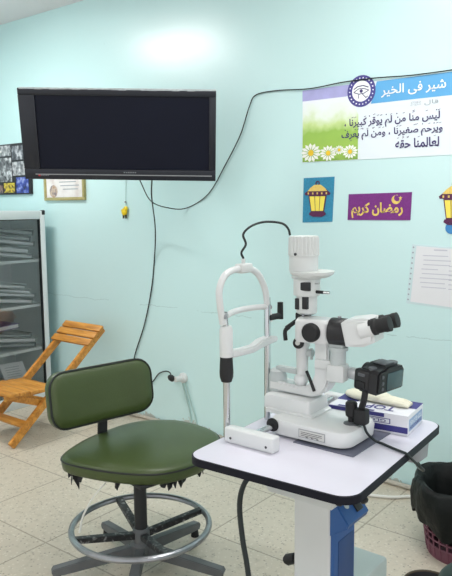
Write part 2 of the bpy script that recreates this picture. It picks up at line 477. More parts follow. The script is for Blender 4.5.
# ------------------------------------------------------------------ television
tvc = Vector((-2.76, 2.567, 1.83))
yaw = R(38.3)
u = Vector((math.cos(yaw), math.sin(yaw), 0)); nh = Vector((math.sin(yaw), -math.cos(yaw), 0))
tilt = R(14); roll = R(-1.2)
up = (Vector((0,0,1))*math.cos(tilt) + nh*math.sin(tilt)); nn = (nh*math.cos(tilt) - Vector((0,0,1))*math.sin(tilt))
u2 = u*math.cos(roll) + up*math.sin(roll); up2 = up*math.cos(roll) - u*math.sin(roll)
TM = Matrix(((u2.x, -nn.x, up2.x, tvc.x), (u2.y, -nn.y, up2.y, tvc.y), (u2.z, -nn.z, up2.z, tvc.z), (0,0,0,1)))   # local: x right, y away, z up
t = thing('television', 'large black flat television tilted forward high on the wall, switched off', 'television', (tvc.x, tvc.y, tvc.z - .3))
W2, H2 = .527, .243
mb = MB(TM); mb.box(-W2, W2, .004, .05, -H2, H2, .006)
cas = mb.build('casing', 'tv', t)
mb = MB(TM)
mb.box(-W2, W2, -.012, .004, H2-.036, H2, .003); mb.box(-W2, W2, -.012, .004, -H2, -H2+.058, .003)
mb.box(-W2, -W2+.088, -.012, .004, -H2+.058, H2-.036, .002); mb.box(W2-.036, W2, -.012, .004, -H2+.058, H2-.036, .002)
bez = mb.build('bezel', 'tv_side', t)
mb = MB(TM); mb.box(-W2+.088, W2-.036, -.001, .0035, -H2+.058, H2-.036); mb.build('screen', 'screen', t)
mb = MB(TM); mb.box(-W2+.06, W2-.02, -.0145, -.0118, -H2+.026, -H2+.031); mb.build('speaker_trim', 'greyp', bez)
mb = MB(TM); mb.box(-W2+.076, -W2+.086, -.0135, -.0118, -H2+.018, -H2+.028); mb.build('power_light', 'led', bez)
mb = MB(TM)
for k in range(5): mb.box(-W2+.090+k*.009, -W2+.096+k*.009, -.0132, -.0118, -H2+.019, -H2+.026)
mb.build('bezel_print', 'greyink', bez)
mb = MB(TM)
for k in range(6): mb.box(.02+k*.012, .028+k*.012, -.0132, -.0118, -H2+.040, -H2+.046)
mb.build('bezel_print', 'greyink', bez)
mb = MB(TM)
for k in range(26):
    x = -W2 + .01 + k*.0405
    h = rnd.uniform(.004, .007)
    mb.box(x, min(W2, x + .0405), -.013, .02, H2-h, H2+.0025)
mb.build('protective_film', 'film', t, smooth=False)
mb = MB(TM); mb.box(-.3, .3, .05, .085, -.18, .16, .015); mb.build('rear_cover', 'tv', t)
mb = MB(TM); mb.box(-.11, .11, .085, .1, -.09, .11, .004)
br = mb.build('mount_plate', 'black', t)
mb = MB(); a = TM @ Vector((0, .1, .02))
mb.cyl(a, (a.x-.05, WY-.01, 1.90), .02); mb.box(a.x-.13, a.x+.03, WY-.02, WY, 1.78, 2.02, .004)
mb.build('wall_arm', 'black', t)

# ------------------------------------------------------------------ cables on the wall
yc = WY-.0075
tp = TM @ Vector((.10, .03, -H2-.004))
tag(MB().tube([(tp.x, tp.y, tp.z), (-2.86, 2.90, 1.48), (-2.87, 3.05, 1.437), (-2.80, yc, 1.432), (-2.62, yc, 1.516), (-2.487, yc, 1.683), (-2.375, yc, 1.848), (-2.31, yc, 2.0), (-2.265, yc, 2.06), (-2.133, yc, 2.070),
     (-1.91, yc-.004, 2.056), (-1.72, yc-.004, 2.066), (-1.537, yc-.004, 2.066), (-1.35, yc-.004, 2.056), (-1.153, yc-.004, 2.056), (-.9, yc-.004, 2.06)], .0032, 8, 8).build('signal_cable', 'cable'),
    'thin black cable looping below the television then running along the wall over the poster', 'cable')
tp = TM @ Vector((.17, .03, -H2-.005))
t = thing('power_cord', 'black power cord dropping from the television behind the swivel chair to the wall socket', 'cord', (-3.0, 3.12, 0))
MB().tube([(tp.x, tp.y, tp.z), (-2.78, 2.83, 1.50), (-3.0, 3.08, 1.3), (-3.085, yc, 1.1), (-3.119, yc, .897), (-3.19, yc, .66), (-3.297, yc, .415), (-3.30, yc, .28), (-3.22, yc, .22), (-3.13, yc, .27), (-3.07, yc, .335), (-3.0, yc-.01, .365), (-2.935, yc-.035, .372), (-2.90, yc-.055, .352)], .004, 8, 8).build('cord', 'cable', t)
MB().lathe([(.010,0),(.019,.008),(.021,.03),(.015,.05),(.009,.06)], (-2.868, WY-.082, .345), (-.4,.15,.05)).build('plug', 'rubber', t)
t = thing('wall_socket', 'round white wall socket low on the aqua wall', 'socket', (-2.85, WY, .34))
MB().lathe([(.034,0),(.034,.012),(.028,.022),(.016,.026)], (-2.85, WY, .342), (0,-1,0)).build('face_plate', 'white2', t)
MB().cyl((-2.85, WY-.02, .342), (-2.86, WY-.075, .343), .019, .017).build('adapter', 'white2', t)
for nm, lab, pts in (('socket_lead', 'pale lead hanging from the wall socket, the one nearer the swivel chair', [(-2.862,yc,.325),(-2.835,yc,.235),(-2.80,yc,.14),(-2.79,yc,.06),(-2.80,yc-.02,.008)]),
                     ('socket_lead', 'pale lead hanging from the wall socket, the one nearer the chin rest', [(-2.835,yc,.325),(-2.80,yc,.22),(-2.755,yc,.11),(-2.735,yc,.03),(-2.72,yc-.02,.008)])):
    tag(MB().tube(pts, .0042, 6, 5).build(nm, 'wcable_wall'), lab, 'cord', 'leads below the socket')

# ------------------------------------------------------------------ wall hangings
def wallmap(off): return lambda a, b: (a, WY - off, b)
t = thing('photo_collage', 'black board of small photographs hung above the cabinet', 'collage', (-4.67, WY, 1.55))
MB().box(-4.98, -4.362, WY-.02, WY, 1.545, 1.935, .003).build('board', 'collage', t)
tones = [[(30,30,34),(120,122,126),(220,222,224)], [(50,52,58),(150,152,156),(232,232,232)], [(40,40,46),(96,98,106),(200,202,206)]]
spots = [(-4.97,-4.80,1.80,1.925),(-4.785,-4.60,1.845,1.925),(-4.585,-4.435,1.81,1.915),(-4.785,-4.60,1.645,1.83),(-4.585,-4.43,1.69,1.795),(-4.97,-4.80,1.64,1.785)]
for i, (x0,x1,z0,z1) in enumerate(spots):
    MB().box(x0, x1, WY-.0225, WY-.0195, z0, z1).build('photo_print', mat_print('grey_photo_print', tones[i % 3], 26, i*2.3), t)
for (x0,x1,z0,z1,cols,lab) in ((-4.71,-4.57,1.56,1.635,[(70,60,40),(226,200,60),(60,50,60)],'colour photograph with yellow clothing'),(-4.545,-4.39,1.555,1.675,[(30,36,80),(60,80,170),(160,170,210)],'colour photograph with blue clothing'),(-4.95,-4.73,1.56,1.62,[(70,50,40),(150,120,110),(40,40,60)],None)):
    tag(MB().box(x0, x1, WY-.0225, WY-.0195, z0, z1).build('photo_print', mat_print('colour_photo_print', cols, 26, x0), t), lab)

t = thing('framed_certificate', 'small gilt framed certificate on the wall below the television', 'picture frame', (-3.97, WY, 1.49))
x0,x1,z0,z1 = -4.205,-3.748,1.493,1.76; fw = .022
mb = MB(); mb.box(x0,x1,WY-.022,WY,z0,z0+fw,.003); mb.box(x0,x1,WY-.022,WY,z1-fw,z1,.003); mb.box(x0,x0+fw,WY-.022,WY,z0+fw,z1-fw,.003); mb.box(x1-fw,x1,WY-.022,WY,z0+fw,z1-fw,.003)
mb.build('frame', 'frame_gold', t)
pp = MB().box(x0+fw,x1-fw,WY-.012,WY-.001,z0+fw,z1-fw).build('certificate', 'cert', t)
mb = MB(); rnd.seed(3)
for k in range(6): mb.box(-4.03+rnd.uniform(0,.04), -3.80-rnd.uniform(0,.05), WY-.0135, WY-.0118, 1.70-k*.026, 1.706-k*.026)
mb.build('printed_lines', 'greytext', pp, smooth=False)
MB().lathe([(.045,0),(.045,.0015)], (-4.10, WY-.012, 1.56), (0,-1,0)).build('emblem', 'cert_art', pp)

t = thing('hanging_charm', 'small yellow charm hanging on a string below the television', 'charm', (-3.35, WY, 1.37))
MB().tube([(-3.335,WY-.004,1.64),(-3.338,WY-.006,1.55),(-3.345,WY-.008,1.45)], .0016, 6, 3).build('string', 'wcable_wall', t)
mb = MB(); mb.sphere((-3.343,WY-.01,1.475), .007, seg=10); mb.build('bead', 'greyp', t)
mb = MB(); mb.sphere((-3.350,WY-.014,1.410), .026, 1, .45, 1, seg=14); mb.sphere((-3.335,WY-.014,1.432), .017, 1, .5, 1, seg=12); mb.sphere((-3.368,WY-.014,1.418), .012, 1, .5, 1, seg=10)
bd = mb.build('pendant', 'keyyellow', t)
mb = MB(); mb.box(-3.364,-3.356,WY-.018,WY-.008,1.365,1.39); mb.box(-3.342,-3.334,WY-.018,WY-.008,1.365,1.39); mb.build('tassel', 'brownrim', t)

# --- printed banner
t = thing('wall_banner', 'long white printed banner with daisies and arabic text on the aqua wall', 'banner', (-1.5, WY, 1.67))
x0, x1, z0, z1 = -1.960, -1.03, 1.673, 2.052
sheet = MB().box(x0, x1, WY-.003, WY, z0, z1).build('sheet', 'banner', t, smooth=False)
mb = MB(); flat(mb, [(x0,1.995),(-1.70,1.995),(-1.63,2.01),(-1.60,2.052),(x0,2.052)], wallmap(.0034)); mb.build('lilac_band', 'lilac', sheet, smooth=False)
field = mat_vgrad('daisy_field_print', 0.0, .325, [(0,(124,164,70)),(.22,(158,196,84)),(.45,(150,190,84)),(.6,(198,220,150)),(.78,(228,238,228)),(1,(232,236,246))], .5, 11)
mb = MB(); flat(mb, [(x0+.002,z0+.002),(-1.628,z0+.002),(-1.628,1.90),(-1.66,1.96),(-1.70,1.994),(x0+.002,1.994)], wallmap(.0036)); mb.build('meadow_picture', field, sheet, smooth=False)
mb = MB(); flat(mb, [(-1.56,1.945),(x1,1.945),(x1,2.050),(-1.53,2.050)], wallmap(.0037)); mb.build('title_band', 'bannerblue', sheet, smooth=False)
for (cx, cz, s) in ((-1.905,1.722,.064),(-1.80,1.715,.052),(-1.735,1.728,.030),(-1.672,1.716,.046)):
    mb = MB()
    for k in range(13):
        a = 2*PI*k/13 + .2
        w = .22
        flat(mb, [(cx+s*.2*math.cos(a), cz+s*.2*math.sin(a)), (cx+s*.75*math.cos(a-w), max(z0, cz+s*.6*math.sin(a-w))), (cx+s*math.cos(a), max(z0, cz+s*.8*math.sin(a))), (cx+s*.75*math.cos(a+w), max(z0, cz+s*.6*math.sin(a+w)))], wallmap(.0042))
    dz = mb.build('printed_daisy', 'petal', sheet, smooth=False)
    MB().lathe([(s*.26,0),(s*.26,.0006)], (cx, WY-.0043, cz), (0,-1,0), 12).build('daisy_eye', 'yellow', dz)
# round emblem
ec = (-1.613, 2.012); er = .078
def disc(mb, c, r, off, n=36, sz=1.0): flat(mb, [(c[0]+r*math.cos(2*PI*k/n), c[1]+sz*r*math.sin(2*PI*k/n)) for k in range(n)], wallmap(off))
mb = MB(); disc(mb, ec, er, .0050); em = mb.build('emblem', 'navy', sheet, smooth=False)
mb = MB(); disc(mb, ec, er*.66, .0056)
for k in range(22):
    a = 2*PI*k/22
    c = (ec[0]+er*.83*math.cos(a), ec[1]+er*.83*math.sin(a)); q = .006
    flat(mb, [(c[0]+q*math.cos(a+j*PI/2+PI/4)*(.9 if j % 2 else .6), c[1]+q*math.sin(a+j*PI/2+PI/4)*.7) for j in range(4)], wallmap(.0056))
mb.build('emblem_field', 'inkwhite', em, smooth=False)
mb = MB()
def stroke(mb, pts, w, off, nz=None):
    n = len(pts)
    for i in range(n-1):
        (xa,za),(xb,zb) = pts[i], pts[i+1]
        l = math.hypot(xb-xa, zb-za) or 1e-6
        nx, nz_ = -(zb-za)/l*w/2, (xb-xa)/l*w/2
        ex, ez = (xb-xa)/l*w*.3, (zb-za)/l*w*.3
        flat(mb, [(xa-ex+nx,za-ez+nz_),(xa-ex-nx,za-ez-nz_),(xb+ex-nx,zb+ez-nz_),(xb+ex+nx,zb+ez+nz_)], wallmap(off))
ox, oz = ec
stroke(mb, [(ox-.04,oz+.012),(ox-.02,oz+.024),(ox+.01,oz+.026),(ox+.038,oz+.016)], .005, .006)
stroke(mb, [(ox-.04,oz-.002),(ox-.015,oz+.012),(ox+.012,oz+.012),(ox+.04,oz+.002)], .004, .006)
stroke(mb, [(ox-.04,oz-.004),(ox-.012,oz-.014),(ox+.015,oz-.012),(ox+.04,oz)], .004, .006)
stroke(mb, [(ox-.012,oz-.014),(ox-.016,oz-.034)], .004, .006); stroke(mb, [(ox+.006,oz-.014),(ox+.026,oz-.034),(ox+.036,oz-.028)], .004, .006)
disc(mb, (ox, oz), .009, .006, 14)
mb.build('emblem_drawing', 'violetink', em, smooth=False)
wm = wallmap(.0052)
b, mk = shape('شير فى الخير'); lettering(b, (-1.505, -1.180, 1.968, 2.026), 'inkwhite', sheet, wm, .012, name='title_lettering')
b, mk = shape('قال ﷺ'); lettering(b, (-1.35, -1.215, 1.910, 1.936), 'greytext', sheet, wm, .0, name='heading_lettering')
b, mk = shape('لَيْسَ مِنَّا مَنْ لَمْ يُوَقِّرْ كَبِيرَنَا ،'); lettering(b, (-1.705, -1.205, 1.826, 1.880), 'violetink', sheet, wm, .022, mk, 'verse_lettering')
b, mk = shape('وَيَرْحَمْ صَغِيرَنَا ، وَمَنْ لَمْ يَعْرِفْ'); lettering(b, (-1.722, -1.190, 1.770, 1.820), 'violetink', sheet, wm, .022, mk, 'verse_lettering')
b, mk = shape('لِعَالِمِنَا حَقَّهُ'); lettering(b, (-1.425, -1.205, 1.716, 1.762), 'violetink', sheet, wm, .022, mk, 'verse_lettering')

# --- lantern decorations
def lantern(parent, cx, cz, w, h, off):
    wl = wallmap
    P = lambda pts: [(cx + a*w/2, cz + b_*h/2) for a, b_ in pts]
    mb = MB()
    mb.prism(P([(-.75,.42),(-.45,.62),(.45,.62),(.75,.42),(.85,.36),(.8,.26),(-.8,.26),(-.85,.36)]), WY-off-.004, WY-off, 'y')
    mb.prism(P([(-.6,.26),(.6,.26),(.42,-.62),(-.42,-.62)]), WY-off-.003, WY-off, 'y')
    mb.prism(P([(-.5,-.60),(.5,-.60),(.56,-.72),(.3,-.84),(-.3,-.84),(-.56,-.72)]), WY-off-.004, WY-off, 'y')
    body = mb.build('lantern_body', 'lantern_p', parent, smooth=False)
    mb = MB()
    for (a, c) in ((-.52,-.2),(-.15,.15),(.2,.52)):
        mb.prism(P([(a,.20),(c,.20),(c*.74,-.54),(a*.74,-.54)]), WY-off-.0045, WY-off-.003, 'y')
    mb.build('lantern_glass', 'lantern_y', body, smooth=False)
    mb = MB(); mb.prism(P([(-.66,.46),(-.46,.63),(-.2,.78),(.2,.78),(.46,.63),(.66,.46)]), WY-off-.005, WY-off, 'y')
    for k in range(5): mb.box(cx+(-.6+.3*k)*w/2-.004, cx+(-.6+.3*k)*w/2+.004, WY-off-.0052, WY-off-.0035, cz+.30*h/2, cz+.40*h/2)
    mb.build('lantern_cap', 'gold', body, smooth=False)
    mb = MB(); c0 = (cx, WY-off-.002, cz+.86*h/2); rr_ = .10*h/2
    mb.tube([(c0[0]+rr_*math.cos(a*PI/6), c0[1], c0[2]+rr_*math.sin(a*PI/6)) for a in range(12)], .003, 6, 0, True)
    mb.build('lantern_ring', 'lantern_p', body)
t = thing('lantern_card', 'blue glitter card with a yellow and plum lantern on the wall', 'decoration', (-1.86, WY, 1.35))
mb = MB(); mb.prism([(-1.956,1.350),(-1.772,1.356),(-1.762,1.592),(-1.950,1.590)], WY-.003, WY, 'y'); mb.build('card', 'cyan_card', t, smooth=False)
lantern(t, -1.862, 1.470, .185, .21, .003)
t = thing('greeting_card', 'purple glitter sign with gold arabic lettering and a crescent moon', 'sign', (-1.51, WY, 1.366))
mb = MB(); mb.prism([(-1.682,1.366),(-1.339,1.367),(-1.334,1.504),(-1.677,1.499)], WY-.003, WY, 'y'); cd = mb.build('card', 'purple_card', t, smooth=False)
b, mk = shape('رمضان كريم'); lettering(b, (-1.660, -1.378, 1.376, 1.456), 'gold', cd, wallmap(.0042), .035, name='gold_lettering')
mb = MB()
oc = (-1.415, 1.468); pts = [(oc[0]+.024*math.cos(R(a)), oc[1]+.022*math.sin(R(a))) for a in range(70, 381, 20)]
inn = [(oc[0]+.006+.017*math.cos(R(a)), oc[1]+.008+.016*math.sin(R(a))) for a in range(380, 69, -20)]
n = len(pts)
for i in range(n-1): flat(mb, [pts[i], pts[i+1], inn[n-2-i], inn[n-1-i]], wallmap(.0042))
st = [(-1.392 + (.011 if k % 2 == 0 else .0045)*math.sin(k*PI/5), 1.476 + (.011 if k % 2 == 0 else .0045)*math.cos(k*PI/5)) for k in range(10)]
flat(mb, st, wallmap(.0042)); mb.build('crescent_and_star', 'gold', cd, smooth=False)
t = thing('lantern_cutout', 'foam lantern cut-out with a blue foot beside the purple sign', 'decoration', (-1.13, WY, 1.33))
lantern(t, -1.125, 1.440, .175, .225, 0)
MB().lathe([(.028,0),(.028,.004)], (-1.135, WY, 1.332), (0,-1,0)).build('lantern_foot', 'lantern_b', t)

# --- notice in a plastic sleeve
t = thing('sleeved_notice', 'typed sheet in a punched clear plastic sleeve on the wall', 'notice', (-1.15, WY, .95))
mb = MB(); mb.prism([(-1.350,.955),(-.95,.935),(-.93,1.232),(-1.326,1.250)], WY-.002, WY, 'y'); sl = mb.build('sleeve', 'sleeve', t, smooth=False)
mb = MB(); mb.prism([(-1.328,.965),(-.955,.945),(-.94,1.225),(-1.304,1.242)], WY-.0032, WY-.002, 'y'); ps = mb.build('sheet', 'paper', t, smooth=False)
mb = MB()
for k in range(11): mb.lathe([(.0045,0),(.0045,.0006)], (-1.3465+.0022*k+.006, WY-.002, .975+k*.026), (0,-1,0), 10)
mb.build('punched_hole', 'greytext', sl, smooth=False)
mb = MB(); rnd.seed(5)
for k in range(8):
    zz = 1.195 - k*.022
    xe = rnd.uniform(.06, .14)
    mb.box(-1.285+.02*rnd.random(), -1.285+xe+.03, WY-.0038, WY-.0031, zz, zz+.004)
    if k > 1: mb.box(-1.14, -1.14+xe, WY-.0038, WY-.0031, zz-.003, zz+.001)
mb.box(-1.215, -1.15, WY-.0038, WY-.0031, 1.222, 1.228)
mb.build('typed_lines', 'faintink', ps, smooth=False)

# ------------------------------------------------------------------ glazed cabinet
cx0, cx1, cy0, cy1, ch = -4.54, -4.10, 1.95, 3.06, 1.420
t = thing('glazed_cabinet', 'tall white framed glass cabinet with four shelves of folders', 'cabinet', (-4.32, 2.5, 0))
mb = MB(); mb.box(cx0, cx0+.012, cy0, cy1, 0.0, ch); mb.box(cx0+.012, cx1-.03, cy1-.014, cy1, 0, ch); mb.box(cx0+.012, cx1-.03, cy0, cy0+.014, 0, ch); mb.box(cx0+.012, cx1-.03, cy0+.014, cy1-.014, ch-.014, ch); mb.box(cx0+.012, cx1-.03, cy0+.014, cy1-.014, 0.03, .05)
mb.build('carcass', 'cabin', t, smooth=False)
st_ = .042
mb = MB(); mb.box(cx1-.03, cx1, cy1-st_, cy1, 0, ch, .004); mb.box(cx1-.03, cx1, cy0, cy0+st_, 0, ch, .004); mb.box(cx1-.03, cx1, cy0+st_, cy1-st_, ch-.06, ch, .004); mb.box(cx1-.03, cx1, cy0+st_, cy1-st_, 0, .09, .004)
fr = mb.build('front_frame', 'alu', t)
mb = MB(); mb.box(cx1-.028, cx1+.003, cy1-.028, cy1+.004, ch-.032, ch+.004, .008, 3); mb.build('corner_cap', 'gasket', fr)
mb = MB(); mb.box(cx1-.026, cx1-.006, cy1-st_-.007, cy1-st_, .09, ch-.06); mb.box(cx1-.026, cx1-.006, cy0+st_, cy1-st_-.007, ch-.066, ch-.06); mb.build('gasket', 'gasket', fr, smooth=False)
SH = [1.052, .722, .398]
for z in SH:
    MB().box(cx0+.012, cx1-.035, cy0+.014, cy1-.016, z-.004, z+.016).build('shelf', 'shelf', t, smooth=False)
MB().box(cx1-.018, cx1-.014, cy0+st_, cy1-st_-.007, .09, ch-.066).build('glass_pane', 'glass', t, smooth=False)

# folders lying in the cabinet
def make_folder(loc, rot, label, group, w=.34, d=.25, h=.03, m='fold', name='file_folder', cat='folder', lean=0.0):
    loc = (loc[0], loc[1], loc[2] + w/2*math.sin(lean))
    f = thing(name, label, cat, loc, rot, group)
    f.rotation_euler = (0, lean, rot); WORLD[f] = WORLD[f] @ Matrix.Rotation(lean, 4, 'Y')
    Wm = WORLD[f]
    rings = []
    nx = 8
    mb = MB(Wm)
    top = []; 
    def surf(zf, th):
        vs = []; fs = []
        for i in range(nx+1):
            for j in range(5):
                x = -w/2 + w*i/nx; y = -d/2 + d*j/4
                vs.append((x, y, zf(i/nx, j/4)))
        n0 = len(vs); vs += [(a, b_, c+th) for a, b_, c in vs]
        for i in range(nx):
            for j in range(4):
                q = [i*5+j, (i+1)*5+j, (i+1)*5+j+1, i*5+j+1]
                fs.append(tuple(q[::-1])); fs.append(tuple(n0+k for k in q))
        rim = [i*5 for i in range(nx+1)] + [nx*5+j for j in range(1,5)] + [i*5+4 for i in range(nx-1,-1,-1)] + [j for j in range(3,0,-1)]
        for k in range(len(rim)):
            a_, b2 = rim[k], rim[(k+1) % len(rim)]
            fs.append((a_, b2, n0+b2, n0+a_))
        return vs, fs
    ph = rnd.uniform(0, 6)
    wav = lambda s, t_: h*.22*math.sin(4.2*s+ph) + h*.12*math.sin(4*t_+ph*2)
    v, f_ = surf(lambda s, t_: max(.0005, .0005 + h*.05*(1-s)), .0035); mb._add(v, f_)
    v, f_ = surf(lambda s, t_: h*(.72+.12*s) + wav(s, t_), .0035); mb._add(v, f_)
    mb._add([(w/2-.003,-d/2,.0),(w/2,-d/2,0),(w/2,d/2,0),(w/2-.003,d/2,0),(w/2-.003,-d/2,h),(w/2,-d/2,h),(w/2,d/2,h),(w/2-.003,d/2,h)],
            [(3,2,1,0),(4,5,6,7),(0,1,5,4),(1,2,6,5),(2,3,7,6),(3,0,4,7)])
    mb.build('cover', m, f, angle=50)
    mb = MB(Wm); mb.box(-w/2+.012, w/2-.008, -d/2+.006, d/2-.008, .005, h*.66, .003); mb.build('papers', 'paper' if m != 'fold3' else 'greyp', f)
    return f
rnd.seed(11)
fx = -4.27
def pile(shelf_z, specs, where, group):
    z = shelf_z + .0165
    names = ['bottom of', 'second up in', 'third up in', 'fourth up in', 'topmost of']
    n = len(specs)
    for i, (dy, rot, h, m, what) in enumerate(specs):
        pos = 'topmost of' if i == n-1 else names[i]
        make_folder((fx-.012, dy+.015, z), rot, f'{what}, {pos} pile on {where}', group, h=h*1.12, m=m, lean=R(8))
        z += h*1.12 + .002
pile(SH[0], [(2.80, R(92), .035, 'fold', 'grey plastic folder'), (2.77, R(84), .04, 'fold2', 'pale grey plastic folder'), (2.82, R(97), .036, 'fold', 'grey plastic folder'), (2.79, R(80), .034, 'fold3', 'dark grey folder'), (2.81, R(88), .036, 'fold3', 'dark grey folder')], "the cabinet's highest shelf", 'folders on the highest shelf')
pile(SH[1], [(2.78, R(90), .036, 'fold', 'grey plastic folder'), (2.81, R(95), .03, 'fold', 'grey plastic folder'), (2.77, R(85), .03, 'fold2', 'pale grey plastic folder'), (2.73, R(92), .03, 'fold2', 'pale grey plastic folder')], "the second cabinet shelf from the top", 'folders on the second shelf')
pile(SH[2], [(2.79, R(91), .03, 'fold3', 'dark grey folder'), (2.80, R(86), .034, 'fold', 'grey plastic folder'), (2.76, R(95), .03, 'fold3', 'dark grey folder')], "the cabinet shelf with the purple book", 'folders on the third shelf')
t = thing('purple_book', 'purple covered book lying on the dark folders in the cabinet', 'book', (fx+.015, 2.70, SH[2]+.0165+.160), R(97))
mb = MB(WORLD[t]); mb.box(-.14,.14,-.10,.10,.0,.004); mb.box(-.14,.14,-.10,.10,.030,.034); mb.box(-.14,-.136,-.10,.10,.004,.03); mb.build('cover', 'purple_cover', t)
MB(WORLD[t]).box(-.136,.135,-.095,.095,.004,.03).build('pages', 'paper', t)
pz = .0505
for i, (dy, rot, h, lab) in enumerate(((2.80, R(95), .05, "grey plastic folder at the bottom of the pile on the cabinet floor"), (2.82, R(84), .05, "grey plastic folder under the white leaflet in the cabinet"))):
    make_folder((fx, dy, pz), rot, lab, 'folders on the cabinet floor', h=h, m='fold2'); pz += h + .0015
t = thing('leaflet', 'white folded leaflet leaning on the folders at the bottom of the cabinet', 'leaflet', (-4.20, 2.83, pz+.03), R(80))
Lm = WORLD[t] @ Matrix.Rotation(R(48), 4, 'X')
MB(Lm).box(-.09,.09,-.0,.15,.0,.003).build('page', 'paper', t)
mb = MB(Lm)
for k in range(5): mb.box(-.06,.05-.01*(k%2),.03+k*.02,.034+k*.02,.003,.0036)
mb.build('printed_lines', 'greytext', t, smooth=False)

# ------------------------------------------------------------------ wooden folding chair
t = thing('folding_chair', 'low varnished wooden folding chair between cabinet and swivel chair', 'chair', (-3.68, 2.65, 0))
xr, xl = -3.445, -3.775
def bar(mb, p0, p1, w, th):
    """a flat board of width w (in the y-z plane) and thickness th (in x)"""
    p0 = Vector(p0); p1 = Vector(p1); d = (p1-p0).normalized(); s = Vector((1,0,0)); q = d.cross(s).normalized()
    c = []
    for p in (p0, p1):
        for (a, b_) in ((-1,-1),(1,-1),(1,1),(-1,1)): c.append(p + s*(a*th/2) + q*(b_*w/2))
    vs, fs = mb._add(c, [(3,2,1,0),(4,5,6,7),(0,1,5,4),(1,2,6,5),(2,3,7,6),(3,0,4,7)])
    bmesh.ops.recalc_face_normals(mb.bm, faces=fs)
    bmesh.ops.bevel(mb.bm, geom=list({e for f in fs for e in f.edges}), offset=.003, segments=2, affect='EDGES')
for x in (xr, xl):
    mb = MB(); bar(mb, (x, 2.255, .015), (x, 3.005, .625), .048, .026); mb.build('back_rail', 'wood', t)
for x in (xr-.03, xl+.03):
    mb = MB(); bar(mb, (x, 2.30, .300), (x, 3.03, .016), .042, .024); mb.build('crossed_leg', 'wood', t)
d = Vector((0, .75, .61)).normalized(); q = Vector((0, -d.z, d.y))
for k, (s0, hh) in enumerate(((.785,.052),(.848,.052),(.91,.050))):
    c = Vector((0, 2.255, .015)) + d*s0 + q*.034
    mb = MB()
    Mx = Matrix(((1,0,0,0),(0,d.y,q.y,c.y),(0,d.z,q.z,c.z),(0,0,0,1)))
    mb.M = Mx; mb.box(xl-.02, xr+.04, 0, hh, -.009, .009, .004); mb.build('back_slat', 'wood', t)
for k in range(5):
    y = 2.245 + k*.072; z = .322 - k*.006
    MB().box(xl+.02-.04, xr+.045-.01, y, y+.064, z, z+.02, .004).build('seat_slat', 'wood', t)
for x in (xl+.005, xr-.0):
    MB().box(x-.045, x-.02, 2.25, 2.60, .285, .317, .003).build('seat_bearer', 'wood', t) if x == xr else MB().box(x+.02, x+.045, 2.25, 2.60, .285, .317, .003).build('seat_bearer', 'wood', t)
mb = MB(); bar(mb, (xl, 2.385, .12), (xl, 2.385, .122), .02, .02); mb = MB(); mb.M = Matrix(((1,0,0,0),(0,d.y,q.y,2.375),(0,d.z,q.z,.113),(0,0,0,1))); mb.box(xl-.012, xr+.012, -.024, .024, -.01, .01, .003); mb.build('stretcher', 'wood', t)
mb = MB(); mb.cyl((xl-.02,2.582,.281),(xr+.02,2.582,.281),.007); mb.build('hinge_rod', 'steel', t)

# ------------------------------------------------------------------ green swivel chair
cc = (-1.852, 1.783)
t = thing('swivel_chair', 'torn olive green vinyl swivel chair with a grey foot ring', 'chair', (cc[0], cc[1], 0), R(-11))
CM = WORLD[t]            # local: +x is where the sitter faces
base_rot = -53 + 11
for k in range(5):
    a = R(base_rot + 72*k); mb = MB(CM @ Matrix.Rotation(a, 4, 'Z'))
    pts = [(.03,.055),(.03,.105),(.10,.098),(.345,.062),(.352,.05),(.345,.032),(.30,.034),(.10,.055)]
    mb.prism(pts, -.019, .019, 'y', .003)
    lg = mb.build('base_leg', 'base', t)
    mb = MB(CM @ Matrix.Rotation(a, 4, 'Z')); mb.cyl((.332,0,0),(.332,0,.034),.018,.014); mb.build('glide', 'rubber', lg)
mb = MB(CM); mb.lathe([(.04,.05),(.044,.06),(.044,.11),(.034,.12),(.034,.165),(.03,.175)]); mb.build('hub', 'base', t)
mb = MB(CM); mb.lathe([(.0255,.15),(.0255,.41)]); mb.build('column', 'bpaint', t)
mb = MB(CM); mb.torus((0,0,.185), .272, .0125); ring = mb.build('foot_ring', 'steel', t)
for k in range(4):
    a = R(-13 + 90*k); mb = MB(CM @ Matrix.Rotation(a, 4, 'Z'))
    mb.prism([(.03,.135),(.03,.16),(.263,.195),(.263,.175)], -.015, .015, 'y', .002); mb.build('ring_spoke', 'chip', ring)
sx, sy = -.022, .062     # seat centre in local axes
hx, hy = .245, .285
outline = [(-2.052,1.560),(-2.130,1.700),(-2.155,1.870),(-2.135,2.040),(-2.020,2.160),(-1.870,2.180),(-1.735,2.140),(-1.650,2.010),(-1.625,1.875),(-1.662,1.720),(-1.765,1.620),(-1.910,1.563)]
OC = Vector((-1.895, 1.845))
def smooth_loop(P, k=6):
    out = []; n = len(P); P = [Vector(p) for p in P]
    for i in range(n):
        a, b, c, d = P[i-1], P[i], P[(i+1) % n], P[(i+2) % n]
        for q in range(k):
            t_ = q/k; out.append(.5*((2*b)+(c-a)*t_+(2*a-5*b+4*c-d)*t_*t_+(3*b-a-3*c+d)*t_**3))
    return out
loop = smooth_loop(outline)
def seat_ring(z, f, dip=1.0):
    return [(OC.x+(p.x-OC.x)*f, OC.y+(p.y-OC.y)*f, z - dip*.014*max(0, (p.x-OC.x)*f/.25)**2) for p in loop]
mb = MB(); mb.loft([seat_ring(z, f) for z, f in ((.436,.80),(.432,.955),(.439,.985),(.460,.998),(.474,1.0),(.484,.985),(.492,.94),(.497,.82),(.500,.62),(.502,.36),(.502,.08))])
seat = mb.build('seat', 'green', t, angle=60)
